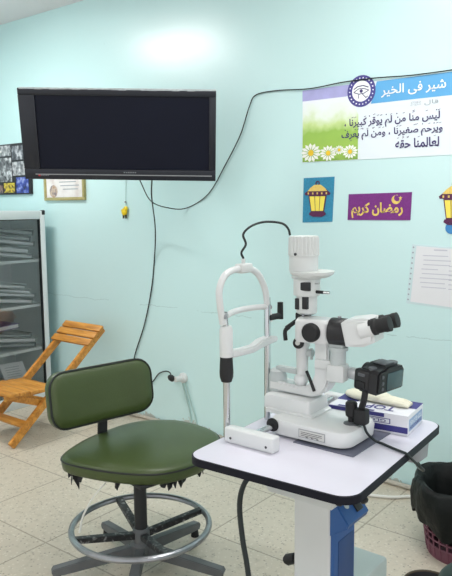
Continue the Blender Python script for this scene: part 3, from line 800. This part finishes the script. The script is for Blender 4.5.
def rr_path(hx, hy, r, z, cx, cy, seg=6):
    out = []
    for (qx, qy, a0) in ((1,1,0),(-1,1,90),(-1,-1,180),(1,-1,270)):
        for k in range(seg+1):
            a = R(a0+90*k/seg); out.append((cx+qx*(hx-r)+r*math.cos(a), cy+qy*(hy-r)+r*math.sin(a), z))
    return out
mb = MB(); mb.tube(seat_ring(.4765, .999), .0036, 6, 0, True); mb.build('piping', 'piping', seat)
mb = MB(CM); mb.box(-.16,.16,-.10,.16,.408,.426,.004); mb.box(-.05,.05,-.05,.05,.37,.41,.004); mb.build('seat_plate', 'bpaint', t)
rnd.seed(21)
for (X, Y, a, w, h) in ((-2.015,1.575,20,.045,.07),(-1.975,1.575,10,.045,.075),(-1.80,1.61,25,.04,.06),(-1.668,1.745,70,.07,.07),(-1.650,1.80,75,.08,.075),(-1.64,1.90,80,.05,.085)):
    mb = MB(Matrix.Translation((X, Y, 0)) @ Matrix.Rotation(R(a), 4, 'Z'))
    n = 6; top = []; bot = []
    for i in range(n+1):
        q = -w/2 + w*i/n; dz_ = h*(.25+.75*rnd.random())*(1 - .5*abs(2*i/n-1)); o = rnd.uniform(-.008,.008)
        top.append((q, .010, .440)); bot.append((q*.8+o, o, .440-dz_))
    v = top + bot; v2 = [(a_, b_+.004, c_) for a_, b_, c_ in v]; m_ = len(v); f = []
    for i in range(n): f += [(i,i+1,n+2+i,n+1+i), (m_+i,m_+n+1+i,m_+n+2+i,m_+i+1), (n+1+i,n+2+i,m_+n+2+i,m_+n+1+i)]
    mb._add(v+v2, f); mb.build('torn_lining', 'rubber', seat, smooth=False)
mb = MB(CM); mb.tube([(.03,-.17,.42),(-.01,-.20,.36),(-.05,-.225,.28),(-.06,-.24,.21)], .004, 6, 5); mb.build('loose_thread', 'wcable', seat)
# backrest, standing across the local y axis
bc = (-.228, -.040, .688); tl = R(8)
BM = CM @ Matrix.Translation(bc) @ Matrix.Rotation(-tl, 4, 'Y') @ Matrix(((0,0,1,0),(1,0,0,0),(0,1,0,0),(0,0,0,1)))  # local: x width, y height, z forward
def bfn(p):
    x, y, z = p
    return (x, y, z + .45*x*x)
bw, bh = .236, .113
mb = MB(BM); mb.rr([(-.030,bw-.03,bh-.03,.05),(-.028,bw-.006,bh-.006,.062),(-.02,bw,bh,.066),(.012,bw,bh,.066),(.024,bw-.010,bh-.010,.062),(.030,bw-.04,bh-.04,.045),(.032,bw-.09,bh-.075,.03)], 0, 0, 8, bfn)
bk = mb.build('backrest', 'green', t, angle=60)
mb = MB(BM); mb.tube([bfn(p) for p in rr_path(bw-.002, bh-.002, .066, .016, 0, 0)], .005, 6, 0, True); mb.build('piping', 'piping', bk)
mb = MB(BM); mb.rr([(-.036,bw-.02,bh-.02,.06),(-.029,bw-.006,bh-.006,.064)], 0, 0, 8, bfn); mb.build('back_shell', 'piping', bk)
mb = MB(CM); mb.prism([(-.268,.69),(-.292,.43),(-.285,.405),(-.10,.405),(-.10,.417),(-.275,.417),(-.281,.43),(-.257,.69)], -.022, .022, 'y', .002); mb.build('back_bar', 'bpaint', t)

# ------------------------------------------------------------------ instrument table
tx0, tx1, ty0, ty1, tz = -1.228, -.738, 1.395, 2.092, .74
tcx, tcy = (tx0+tx1)/2, (ty0+ty1)/2; thx, thy = (tx1-tx0)/2, (ty1-ty0)/2
t = thing('instrument_table', 'white topped instrument table with black edging and a blue panelled column', 'table', (tcx, tcy, 0))
TT = Matrix.Translation((-.999, 1.733, 0)) @ Matrix.Rotation(R(3), 4, 'Z')
thx, thy = .261, .349
mb = MB(TT); mb.rr([(tz-.0235,thx-.002,thy-.002,.055),(tz-.0225,thx,thy,.055),(tz-.002,thx,thy,.055),(tz-.0006,thx-.003,thy-.003,.053)], 0, 0, 8); edge = mb.build('edge_band', 'edge', t)
mb = MB(TT); mb.rr([(tz-.004,thx-.004,thy-.004,.052),(tz,thx-.004,thy-.004,.052)], 0, 0, 8); mb.build('table_top', 'laminate', t)
mb = MB(); mb.prism([(-1.115,.7165),(-.855,.7165),(-.855,.635),(-.875,.605),(-1.085,.605),(-1.115,.645)], 1.565, 1.92, 'y', .006); hs = mb.build('lift_housing', 'white2', t)
for (xa, n_) in ((-1.045, 5), (-.965, 5)):
    mb = MB()
    for i in range(n_):
        for j in range(6): mb.box(xa+i*.009, xa+i*.009+.0045, 1.5635, 1.566, .635+j*.0068, .639+j*.0068)
    mb.build('vent_grille', 'greyp', hs, smooth=False)
mb = MB(); mb.rr([(.2,.0655,.07,.012),(.606,.0655,.07,.012)], -.9915, 1.73, 4); mb.build('column', 'white', t)
mb = MB(); mb.box(-.930,-.917,1.664,1.796,.2,.565,.004)
bp_ = mb.build('column_cover', 'blue', t)
MB().box(-.9175,-.915,1.69,1.785,.2,.45,.002).build('inset_panel', 'blue_d', bp_)
mb = MB(); mb.prism([(-.93,.588),(-.908,.578),(-.868,.527),(-.874,.512),(-.93,.475)], 1.66, 1.79, 'y', .003); cp = mb.build('control_panel', 'blue', t)
dv = Vector((.040,0,-.051)).normalized(); nv = Vector((.051,0,.040)).normalized()
PM = Matrix(((dv.x,0,nv.x,-.908),(0,1,0,1.66),(dv.z,0,nv.z,.578),(0,0,0,1)))
mb = MB(PM); mb.box(.022,.050,.070,.105,-.001,.006,.002); mb.build('rocker_switch', 'black', cp)
mb = MB(PM); mb.lathe([(.011,0),(.011,.002)], (.016,.040,0)); mb.build('badge', 'grey', cp)
mb = MB(); mb.rr([(0.02,.085,.27,.01),(.228,.085,.27,.01),(.236,.082,.267,.01),(.238,.078,.263,.01)], -1.01, 1.79, 4); mb.build('pedestal_base', 'footgrey', t)
for (x, y) in ((-1.04,1.60),(-.96,1.60),(-1.04,1.98),(-.96,1.98)):
    mb = MB(); mb.cyl((x-.012,y,.0205),(x+.012,y,.0205),.02); mb.build('caster', 'rubber', t)
mb = MB(); mb.lathe([(.008,0),(.008,.02),(.016,.022),(.018,.05),(.012,.06)], (-1.055,1.70,.352), (-1,-.1,-.5)); mb.build('lock_knob', 'rubber', t)
mb = MB(); mb.rr([(.655,.03,.04,.02),(.66,.04,.052,.03),(.7165,.043,.055,.03)], -.805, 1.955, 6); mb.build('accessory_tray', 'greyp', t)
mb = MB(); mb.box(-.795,-.778,1.445,1.465,.688,.7165,.004); mb.build('edge_bracket', 'black', t)
mb = MB(); mb.lathe([(.008,0),(.011,.004),(.011,.016),(.007,.02)], (-.748,1.50,.708), (.5,-.2,-.5)); mb.build('cable_clip', 'black', t)

# cords under the table
tag(MB().tube([(-1.076,1.50,.70),(-1.10,1.47,.66),(-1.118,1.47,.59),(-1.108,1.47,.49),(-1.09,1.47,.40),(-1.07,1.46,.28),(-1.07,1.42,.14),(-1.12,1.36,.03),(-1.2,1.3,.008)], .008, 8, 6).build('mains_cord', 'cable'),
    'thick black cord hanging from under the instrument table to the floor', 'cord')
tag(MB().tube([(-1.10,1.53,.70),(-1.092,1.52,.672),(-1.065,1.52,.658),(-1.035,1.52,.662),(-1.02,1.53,.70)], .006, 8, 6).build('slack_cord', 'cable'),
    'short loop of black cord showing below the table edge', 'cord')

# ------------------------------------------------------------------ chin rest stand
hx_ = -1.238
t = thing('chin_rest_stand', 'white chin rest arch on two chrome posts at the table edge', 'chin rest', (hx_, 1.67, .70))
HT = Matrix.Identity(4)
nY, fY = 1.566, 1.784
mb = MB(HT); mb.cyl((hx_,nY,.7405),(hx_,nY,.93),.0105); mb.build('near_post', 'chrome', t)
mb = MB(HT); mb.cyl((hx_,nY,1.07),(hx_,nY-.006,1.13),.0085); mb.build('slide_rod', 'chrome', t)
mb = MB(HT); mb.cyl((hx_,fY,.7405),(hx_,fY,1.15),.0105); mb.build('far_post', 'chrome', t)
mb = MB(HT); mb.lathe([(.016,.916),(.0205,.93),(.0215,.945),(.019,.993)], (hx_,nY,0)); mb.build('height_grip', 'rubber', t)
mb = MB(HT); mb.lathe([(.0195,.993),(.0205,1.0),(.0205,1.075),(.0165,1.088)], (hx_,nY,0)); mb.build('post_sleeve', 'white', t)
mb = MB(HT); mb.tube([(hx_,nY-.015,1.095),(hx_,nY-.028,1.155),(hx_,nY-.029,1.205),(hx_,1.572,1.246),(hx_,1.655,1.256),(hx_,1.726,1.235),(hx_,1.770,1.180),(hx_,1.785,1.12),(hx_,1.797,1.07)], .0105, 12, 8)
ar = mb.build('head_arch', 'white', t)
mb = MB(HT); mb.box(hx_-.016,hx_+.016,1.628,1.686,1.241,1.270,.006,3); mb.cyl((hx_,1.655,1.27),(hx_,1.655,1.285),.006); mb.build('arch_clamp', 'white2', ar)
mb = MB(HT); mb.tube([(hx_+.0,nY+.002,1.118),(hx_-.018,1.62,1.120),(hx_-.024,1.675,1.121),(hx_-.018,1.73,1.121),(hx_,fY,1.120)], .0095, 10, 6); mb.build('forehead_band', 'white', t)
mb = MB(HT); mb.lathe([(.012,0),(.012,.012),(.008,.014)], (hx_,nY-.010,1.118), (0,-1,0)); mb.build('band_knob', 'greyp', t)
mb = MB(HT); mb.lathe([(.009,0),(.009,.012)], (hx_,fY+.01,1.118), (.6,-.7,0)); mb.build('band_knob', 'greyp', t)
mb = MB(HT); mb.prism([(1.575,.988),(1.575,1.012),(1.64,1.006),(1.70,1.006),(1.735,1.018),(1.79,1.023),(1.825,1.016),(1.825,1.0),(1.74,.992),(1.69,.984)], hx_-.017, hx_+.017, 'x', .005); mb.build('chin_cup', 'white', t)
mb = MB(HT); mb.cyl((hx_+.005,1.785,1.083),(hx_+.012,1.842,1.083),.0105); mb.cyl((hx_+.012,1.842,1.072),(hx_+.012,1.842,1.128),.0105,.0095); mb.build('sight_lamp', 'rubber', t)

# ------------------------------------------------------------------ slit lamp
Y0 = 1.79
t = thing('slit_lamp', 'white slit lamp microscope on a sliding base on the instrument table', 'slit lamp', (-1.03, Y0, tz))
MB().box(-1.05,-.850,1.648,1.92,tz,tz+.003).build('glide_plate', 'dgrey', t)
for (ya, yb) in ((1.528,1.566),(2.03,2.066)):
    rc = MB().box(-1.220,-1.042,ya,yb,tz,tz+.047,.006,3).build('rail_cover', 'white', t)
    if ya < 1.7:
        for xs in (-1.195, -1.066): mb = MB(); mb.lathe([(.004,0),(.004,.0012)], (xs,ya,tz+.017), (0,-1,0), 10); mb.build('cover_screw', 'ink', rc)
MB().cyl((-1.132,1.56,.772),(-1.132,2.04,.772),.0095).build('axle', 'chrome', t)
MB().lathe([(.021,0),(.021,.004),(.014,.005)], (-1.132,1.6605,.776), (0,-1,0)).build('axle_collar', 'rubber', t)
mb = MB()
mb.rr([(tz+.006,.130,.095,.04),(tz+.009,.139,.103,.045),(tz+.040,.1415,.105,.045),(tz+.052,.135,.099,.04),(tz+.057,.118,.084,.03)], -1.0175, 1.765, 6)
base = mb.build('base', 'white', t)
MB().box(-1.038,-.948,1.6588,1.6604,.758,.783).build('rating_plate', 'greyp', base)
mb = MB(); mb.box(-1.036,-.950,1.6584,1.6589,.760,.781); pl_ = mb.build('rating_plate_face', 'label', base)
mb = MB()
for k in range(3): mb.box(-1.030,-.958-.012*(k==0),1.6580,1.6585,.764+k*.005,.7655+k*.005)
for k in range(3): mb.box(-1.013+k*.018,-1.005+k*.018,1.6580,1.6585,.7605,.7625)
mb.build('plate_print', 'ink', base, smooth=False)
MB().rr([(tz+.05,.088,.066,.012),(tz+.062,.088,.066,.012),(tz+.066,.08,.062,.012)], -1.118, 1.785, 4).build('carriage_foot', 'white', t)
mb = MB(); mb.rr([(.803,.086,.060,.010),(.835,.086,.060,.010),(.845,.082,.056,.012),(.848,.076,.05,.012)], -1.128, 1.785, 4); mb.build('carriage', 'white', t)
# pivot and arms
mb = MB(); mb.lathe([(.028,.845),(.030,.85),(.030,.895),(.026,.905),(.026,.912),(.018,.918)], (-1.20,Y0,0)); mb.build('pivot', 'grey', t)
pts = [(-1.215,.853),(-1.215,.885),(-1.10,.880),(-1.078,.884),(-1.058,.898),(-1.046,.925),(-1.046,1.045),(-.998,1.045),(-.998,.935)]
for k in range(6): a = R(-k*15); pts.append((-1.045+.062*math.cos(a)-.012, .925+.070*math.sin(a)))
pts += [(-1.06,.852)]
mb = MB(); mb.prism(pts, Y0-.030, Y0+.030, 'y', .005); mb.build('microscope_arm', 'white', t)
mb = MB(); mb.prism([(-1.20,.912),(-1.20,.928),(-1.12,.928),(-1.09,.912)], Y0-.014, Y0+.014, 'y', .003); mb.build('illumination_arm', 'grey', t)
mb = MB(); xi = -1.104
mb.sphere((xi-.0,Y0-.012,.898), .023, 1, 1, .95); mb.cyl((xi,Y0-.005,.90),(xi,Y0-.005,1.04),.0175,.0215); mb.box(xi-.018,xi+.018,Y0-.02,Y0+.018,1.0,1.05,.006)
ic = mb.build('illumination_column', 'white', t)
mb = MB(); mb.lathe([(.018,0),(.018,.006),(.010,.008)], (xi,Y0-.026,1.018), (0.15,-1,.25)); mb.build('column_knob', 'rubber', ic)
mb = MB(); mb.lathe([(.008,0),(.008,.0015)], (xi+.001,Y0-.0345,1.020), (.15,-1,.25)); mb.build('knob_cap', 'label', ic)
mb = MB(); mb.cyl((xi+.018,Y0,.985),(xi+.035,Y0,.985),.012); mb.cyl((xi+.03,Y0,.965),(xi+.03,Y0,1.0),.005); mb.build('click_stop', 'grey', ic)
mb = MB(); mb.tube([(xi+.025,Y0-.02,.93),(xi+.045,Y0-.03,.905),(xi+.062,Y0-.035,.875)], .005, 8, 4); mb.build('lock_lever', 'rubber', t)
mb = MB(); mb.box(xi-.020,xi+.020,Y0-.018,Y0+.018,1.045,1.112,.004); mb.cyl((xi-.015,Y0-.02,1.085),(xi-.05,Y0-.02,1.06),.007); mb.tube([(xi-.04,Y0-.02,1.065),(xi-.054,Y0-.022,1.05),(xi-.052,Y0-.022,1.02)], .007, 8, 4); mb.build('tilt_joint', 'rubber', t)
mb = MB(); mb.lathe([(.024,1.108),(.033,1.114),(.033,1.168),(.042,1.169),(.042,1.218),(.050,1.225)], (xi+.012,Y0,0))
mb.lathe([(.046,1.225),(.046,1.243)], (xi+.012,Y0,0)); lh = mb.build('slit_housing', 'white2', t)
mb = MB(); mb.rr([(1.226,.050,.050,.045),(1.236,.066,.060,.055),(1.245,.068,.062,.055)], xi+.030, Y0, 8); mb.build('breath_flange', 'white2', lh)
mb = MB(); mb.lathe([(.0455,1.244),(.0455,1.292)], (xi,Y0,0)); mb.build('lamp_body', 'white2', t)
prof = []
rings = []
for (r_, z) in ((.045,1.288),(.0485,1.294),(.0485,1.300),(.0475,1.345),(.044,1.352),(.03,1.353)):
    ring = []
    for i in range(96):
        a = 2*PI*i/96; rr_ = r_ - (.0038 if (i % 4 < 2 and 1.299 < z < 1.35) else 0)
        ring.append((xi + rr_*math.cos(a), Y0 + rr_*math.sin(a), z))
    rings.append(ring)
mb = MB(); mb.loft(rings); lc = mb.build('lamp_cap', 'white2', t, angle=25)
mb = MB(); mb.lathe([(.0045,0),(.0045,.003)], (xi+.0,Y0-.0475,1.298), (0.05,-1,0), 10); mb.build('cap_screw', 'ink', lc)
mb = MB(); mb.box(xi+.012,xi+.046,Y0-.042,Y0-.03,1.186,1.213,.003); mb.build('scale_window', 'black', lh)
mb = MB(); mb.box(xi-.010,xi+.004,Y0-.036,Y0-.02,1.125,1.160,.002); mb.build('filter_window', 'black', lh)
mb = MB(); mb.box(xi+.016,xi+.034,Y0-.036,Y0-.01,1.128,1.166,.002); mb.build('filter_window', 'black', lh)
mb = MB(); mb.cyl((xi+.052,Y0-.01,1.182),(xi+.078,Y0-.01,1.182),.005); mb.build('filter_lever', 'black', lh)
mb = MB(); mb.cyl((xi+.078,Y0-.01,1.182),(xi+.098,Y0-.01,1.182),.0045); mb.build('lever_tip', 'satin', lh)
mb = MB(); mb.cyl((xi+.045,Y0-.015,1.208),(xi+.066,Y0-.015,1.208),.0025); mb.build('index_pin', 'satin', lh)
# microscope: swung a little towards the wall
MX = Matrix.Translation((-1.10, 1.755, 1.068)) @ Matrix.Rotation(R(7), 4, 'Z')   # local: x along the optical axis to the eye
mb = MB(MX); mb.rr([(-.036,.052,.036,.016),(-.030,.056,.040,.02),(.026,.056,.040,.02),(.036,.050,.034,.02)], .056, 0, 6); body = mb.build('microscope_body', 'white', t)
mb = MB(MX); mb.lathe([(.029,0),(.029,.014),(.025,.020),(.012,.021)], (.062,-.036,-.002), (-.1,-1,0)); mb.build('magnification_knob', 'rubber', body)
mb = MB(MX); mb.cyl((.015,0,.034),(.015,0,.045),.004); mb.build('lock_screw', 'greyp', body)
mb = MB(MX); mb.cyl((.135,0,.036),(.135,0,.047),.005,.006); mb.build('lock_screw', 'greyp', body)
mb = MB(MX); mb.lathe([(.041,.110),(.042,.113),(.042,.166),(.040,.172)], (0,0,0), (1,0,0)); mb.build('magnification_drum', 'black', t)
BX = MX @ Matrix.Translation((.168, 0, 0)) @ Matrix.Rotation(R(-13), 4, 'Y')
mb = MB(BX); mb.prism([(-.004,-.034),(-.004,.036),(.012,.044),(.065,.041),(.088,.034),(.092,.0),(.085,-.034),(.05,-.042)], -.050, .050, 'y', .008); bino = mb.build('binocular_head', 'white', t)
for q in (-1, 1):
    mb = MB(BX); mb.cyl((.05,q*.034,.005),(.088,q*.034,.009),.027,.026); mb.build('prism_housing', 'white', bino)
    mb = MB(BX); mb.lathe([(.021,0),(.0245,.006),(.0245,.022),(.021,.026),(.021,.046),(.0225,.05),(.0225,.064),(.015,.065)], (.076,q*.035,.010), (1,0,.06)); mb.build('eyepiece', 'rubber', bino)
mb = MB(MX); mb.lathe([(.030,-.056),(.030,-.046),(.024,-.044)], (.132,.0,0)); mb.lathe([(.024,-.115),(.024,-.055)], (.132,.0,0)); mb.box(.109,.155,-.02,.02,-.046,-.030,.003); mb.build('beam_splitter', 'grey', t)
mb = MB(MX); mb.box(.102,.160,-.026,.026,-.152,-.098,.008); mb.box(.06,.115,-.014,.014,-.118,-.09,.003); mb.build('camera_port', 'white2', t)
mb = MB(); mb.box(-1.03,-1.005,Y0-.02,Y0+.02,1.035,1.05,.003); mb.build('arm_head', 'white2', t)
# joystick
jx, jy, jz = -.915, 1.757, tz+.056
mb = MB(); mb.lathe([(.024,0),(.022,.006),(.010,.010)], (jx,jy,jz-.002)); mb.build('joystick_boot', 'dial', t)
mb = MB(); mb.lathe([(.009,.004),(.010,.02),(.0165,.026),(.0175,.036),(.0175,.064),(.013,.070)], (jx,jy,jz)); mb.build('joystick', 'rubber', t)

# ------------------------------------------------------------------ camera on the slit lamp
K = Vector((-.846, 1.812, .942))
a0 = R(-8)
t = thing('digital_camera', 'black digital camera mounted on the slit lamp by a silver tube', 'camera', (K.x, K.y, .895), a0)
KM = Matrix.Translation(K) @ Matrix.Rotation(a0, 4, 'Z') @ Matrix.Rotation(R(4), 4, 'Y') @ Matrix.Scale(.94, 4)   # local: +x back of camera, y across
mb = MB(KM); mb.cyl((-.118,-.034,-.008),(-.030,-.026,-.006),.0185,.021); mb.build('adapter_tube', 'silver', t)
mb = MB(KM)
mb.prism([(-.072,-.042),(-.072,.022),(-.062,.032),(-.036,.036),(-.022,.044),(.028,.044),(.040,.035),(.064,.032),(.072,.022),(.072,-.042)], -.036, .038, 'x', .006)
mb.box(-.052,.004,-.079,-.048,-.040,.028,.010,3)
mb.lathe([(.036,0),(.036,.02)], (-.03,-.012,.0), (-1,0,0))
cb = mb.build('camera_body', 'black', t)
mb = MB(KM); mb.box(.0375,.041,-.028,.060,-.034,.022,.002); mb.build('rear_screen', 'lcd', cb)
mb = MB(KM); mb.lathe([(.013,0),(.013,.008)], (.0,-.052,.029)); mb.build('dial', 'dial', cb)
mb = MB(KM); mb.lathe([(.016,0),(.016,.009)], (.005,.05,.032)); mb.build('dial', 'dial', cb)
for (yy, zz) in ((-.052,.014),(-.050,-.006),(-.050,-.024)): mb = MB(KM); mb.lathe([(.0055,0),(.0055,.003)], (.038,yy,zz), (1,0,0), 12); mb.build('button', 'dial', cb)
mb = MB(KM); mb.box(-.034,-.008,-.082,-.078,.008,.018,.002); mb.build('side_badge', 'dial', cb)
mb = MB(KM); mb.box(-.020,.026,-.026,.026,.043,.048,.002); mb.build('hot_shoe', 'dial', cb)
mb = MB(KM); mb.box(-.04,-.006,-.0815,-.0785,-.030,-.008,.003); mb.build('port_cover', 'rubber', cb)
t = thing('camera_cord', 'black cord with block connector from the camera over the table edge', 'cord', (-.86, 1.80, tz))
g = KM @ Vector((-.01,-.068,-.040))
MB().tube([(g.x,g.y,g.z),(g.x-.002,g.y-.004,g.z-.025),(-.883,1.760,.848)], .010, 8, 5).build('strain_relief', 'rubber', t)
MB().box(-.902,-.864,1.742,1.78,.800,.848,.007,3).build('connector_block', 'rubber', t)
MB().tube([(-.876,1.757,.808),(-.866,1.765,.775),(-.850,1.785,.750),(-.825,1.785,.7455),(-.785,1.768,.7455),(-.752,1.757,.7455),(-.738,1.757,.742),(-.730,1.79,.712),(-.735,1.88,.655),(-.86,2.15,.545),(-.944,2.33,.49),(-1.045,2.62,.365),(-1.118,2.85,.225),(-1.13,2.92,.11),(-1.11,2.96,.008)], .004, 8, 8).build('cord', 'cable', t)
# cord from the chin rest arch to the lamp
tag(MB().tube([(hx_,1.655,1.2865),(hx_+.004,1.640,1.305),(hx_+.012,1.652,1.33),(hx_+.004,1.650,1.36),(hx_+.012,1.68,1.384),(-1.21,1.73,1.396),(-1.165,1.755,1.392),(-1.148,1.768,1.375),(-1.144,1.773,1.354)], .0036, 8, 8).build('lamp_cord', 'cable'),
    'thin black cord arching from the chin rest up to the lamp cap', 'cord')

# ------------------------------------------------------------------ glove box
t = thing('glove_box', 'white and indigo disposable glove box lying on the instrument table', 'box', (-.935, 1.966, tz), R(6))
GM = WORLD[t]
bx_, by_, bz_ = .130, .080, .064
cart = MB(GM).box(-bx_, bx_, -by_, by_, 0, bz_, .002).build('carton', 'boxwhite', t)
e = .0006
mb = MB(GM)
mb.box(-bx_+.03, bx_-.0, -by_-e, -by_, .008, .027)                      # front band
mb.box(-bx_, bx_-.075, -by_-e*2, -by_-e, .05, .062)
mb.box(.035, bx_, by_-.075, by_, bz_, bz_+e); mb.box(-bx_, -.06, by_-.09, by_, bz_, bz_+e); mb.box(-.10, .02, -by_, -by_+.012, bz_, bz_+e)
mb.build('indigo_print', 'boxpurple', cart, smooth=False)
mb = MB(GM); mb.box(bx_, bx_+e, -by_+.012, by_-.012, .012, .05); mb.build('end_label', 'boxblue', cart, smooth=False)
mb = MB(GM); mb.box(-.055, .075, -by_-e, -by_, .031, .047); fl = mb.build('front_label', 'boxpurple', cart, smooth=False)
mb = MB(GM); mb.box(-.052, .072, -by_-2*e, -by_-e, .033, .045); mb.build('front_label_field', 'boxwhite', cart, smooth=False)
def g2(f): return lambda a_, b_: tuple(GM @ Vector(f(a_, b_)))
lettering('TOP', (.075, -.02, -.012, -.058), 'boxpurple', cart, g2(lambda a_, b_: (a_, b_, bz_+.0012)), .02, name='title_lettering')
lettering('GLOVES', (.062, -.04, .0435, .0345), 'boxpurple', cart, g2(lambda a_, b_: (a_, -by_-.0022, b_)), .01, name='label_lettering')
lettering('TOP GLOVES', (by_-.02, -by_+.02, .044, .030), 'inkwhite', cart, g2(lambda a_, b_: (bx_+.0016, a_, b_)), .01, name='end_lettering')
lettering('EXAMINATION', (by_-.02, -by_+.02, .026, .016), 'boxpurple', cart, g2(lambda a_, b_: (bx_+.0016, a_, b_)), .01, name='end_lettering')
mb = MB(GM)
mb.sphere((-.06,.035,bz_+.014), .05, 1.2, .8, .36); mb.sphere((-.01,.03,bz_+.016), .045, 1.2, .8, .4); mb.sphere((.035,.02,bz_+.012), .042, 1.3, .7, .34); mb.sphere((.075,.01,bz_+.008), .03, 1.2, .7, .3)
for k in range(4): mb.tube([(.05,.0+.014*k,bz_+.010),(.085,-.008+.015*k,bz_+.012),(.108,-.004+.012*k,bz_+.006)], lambda s: .0085-.003*s, 8, 4)
tag(mb.build('latex_glove', 'glove', angle=80), 'cream latex glove pulled out onto the top of the glove box', 'glove')

# ------------------------------------------------------------------ waste bin
bcx, bcy = -.872, 2.70
t = thing('waste_bin', 'mauve lattice waste bin with a black liner folded over its rim', 'bin', (bcx, bcy, 0))
mb = MB()
def rad(z): return .150 + (.195-.150)*z/.32
for k in range(30):
    a = 2*PI*k/30
    mb.tube([(bcx+rad(z)*math.cos(a), bcy+rad(z)*math.sin(a), z) for z in (.01,.28)], .0045, 5, 0)
for z in [.055+.028*i for i in range(8)]: mb.torus((bcx,bcy,z), rad(z), .0042, 40, 6)
mb.lathe([(rad(0),0),(rad(.05),.05),(rad(.05)-.004,.05),(rad(0)-.004,.006)], (bcx,bcy,0), seg=40); mb.torus((bcx,bcy,.283), rad(.283), .008, 40, 8)
mb.build('basket', 'basket', t)
rnd.seed(9)
rings = []
prof = [(.206,.150),(.214,.185),(.218,.245),(.212,.295),(.200,.318),(.182,.305),(.166,.24),(.145,.14),(.12,.07),(.02,.06)]
n = 72
ph1 = [rnd.uniform(0,6) for _ in range(6)]
for j, (r_, z) in enumerate(prof):
    ring = []
    for i in range(n):
        a = 2*PI*i/n
        w = .006*math.sin(5*a+ph1[0]+j*.6)+.004*math.sin(11*a+ph1[1]-j*.8)+.003*math.sin(19*a+ph1[2]+j)
        zz = z + (.022*math.sin(4*a+ph1[3])+.012*math.sin(9*a+ph1[4]) if j == 0 else .006*math.sin(6*a+ph1[5]))
        rr_ = r_ + w*(1 if j < 5 else .4)
        ring.append((bcx+rr_*math.cos(a), bcy+rr_*math.sin(a), zz))
    rings.append(ring)
mb = MB(); mb.loft(rings, False); mb.build('bin_liner', 'bag', t, angle=180)

# ------------------------------------------------------------------ things cut by the bottom right of the frame
t = thing('round_stool', 'dark green round stool seat at the picture corner beside the floor basin', 'stool', (-.46, 1.735, 0))
mb = MB(); mb.lathe([(.14,.40),(.157,.405),(.163,.42),(.160,.445),(.145,.458),(.10,.465),(.02,.468)], (-.46,1.735,0), seg=40); mb.build('seat', 'stool', t, angle=60)
mb = MB(); mb.lathe([(.025,.10),(.025,.40)], (-.46,1.735,0)); mb.build('column', 'bpaint', t)
for k in range(5):
    a = R(72*k+15); mb = MB(Matrix.Translation((-.46,1.735,0)) @ Matrix.Rotation(a,4,'Z')); mb.prism([(.0,.06),(.0,.11),(.24,.07),(.25,.04),(.24,.0),(.22,.0),(.2,.045)], -.018, .018, 'y', .003); mb.build('base_leg', 'base', t)
t = thing('floor_basin', 'dark round basin with a brown rim on the floor in front of the waste bin', 'basin', (-.85, 2.255, 0))
mb = MB(); mb.lathe([(.07,0),(.088,.05),(.090,.072),(.084,.072),(.066,.01),(.01,.008)], (-.85,2.255,0), seg=36); mb.build('bowl', 'black', t)
mb = MB(); mb.torus((-.85,2.255,.072), .089, .005, 40, 8); mb.build('rim', 'brownrim', t)

# ------------------------------------------------------------------ lamps and daylight
def tube_light(x, y, rot, strength, label, h=.62):
    t = thing('ceiling_light', label, 'ceiling light', (x, y, CZ), rot, 'ceiling lights')
    Lm = WORLD[t]
    mb = MB(Lm); mb.box(-h,h,-.16,.16,-.03,0,.004); mb.build('housing', 'white2', t)
    mb = MB(Lm); mb.box(-h+.02,h-.02,-.145,.145,-.045,-.0305); mb.build('diffuser', mat_emit('lit_diffuser', (1.0,.98,.96,1), strength), t)
tube_light(-3.93, 1.93, R(0), 38, 'short fluorescent ceiling light above the television', .42)
tube_light(-1.0, 2.15, R(0), 19, 'fluorescent ceiling light above the instrument table')
tube_light(-2.6, -.4, R(0), 14, 'fluorescent ceiling light behind the viewer, nearer the left wall')
tube_light(.6, .4, R(0), 14, 'fluorescent ceiling light behind the viewer, nearer the daylight')

w = bpy.data.worlds.new('daylight'); sc.world = w; w.use_nodes = True
bg = w.node_tree.nodes['Background']; bg.inputs[0].default_value = (.97,.98,1.0,1); bg.inputs[1].default_value = .95

# ------------------------------------------------------------------ camera and view
cam = bpy.data.cameras.new('camera'); co = bpy.data.objects.new('camera', cam); COL.objects.link(co); sc.camera = co
f_px = 671.7; pitch = .12316; yw = .6685; rl = .00893
cam.sensor_fit = 'VERTICAL'; cam.sensor_height = 36.0; cam.lens = 36.0 * f_px / 576; cam.clip_start = .05
fwd = Vector((-math.sin(yw)*math.cos(pitch), math.cos(yw)*math.cos(pitch), -math.sin(pitch)))
r0 = Vector((math.cos(yw), math.sin(yw), 0)); d0 = fwd.cross(r0)
rr2 = r0*math.cos(rl) + d0*math.sin(rl); uu = -(d0*math.cos(rl) - r0*math.sin(rl))
co.matrix_world = Matrix(((rr2.x,uu.x,-fwd.x,0),(rr2.y,uu.y,-fwd.y,0),(rr2.z,uu.z,-fwd.z,1.45),(0,0,0,1)))
sc.view_settings.view_transform = 'Standard'; sc.view_settings.look = 'None'; sc.view_settings.exposure = 0.25; sc.view_settings.gamma = 1.0
sc.cycles.use_denoising = True
sc.cycles.max_bounces = 8; sc.cycles.diffuse_bounces = 5; sc.cycles.transparent_max_bounces = 8
sc.cycles.sample_clamp_indirect = 6
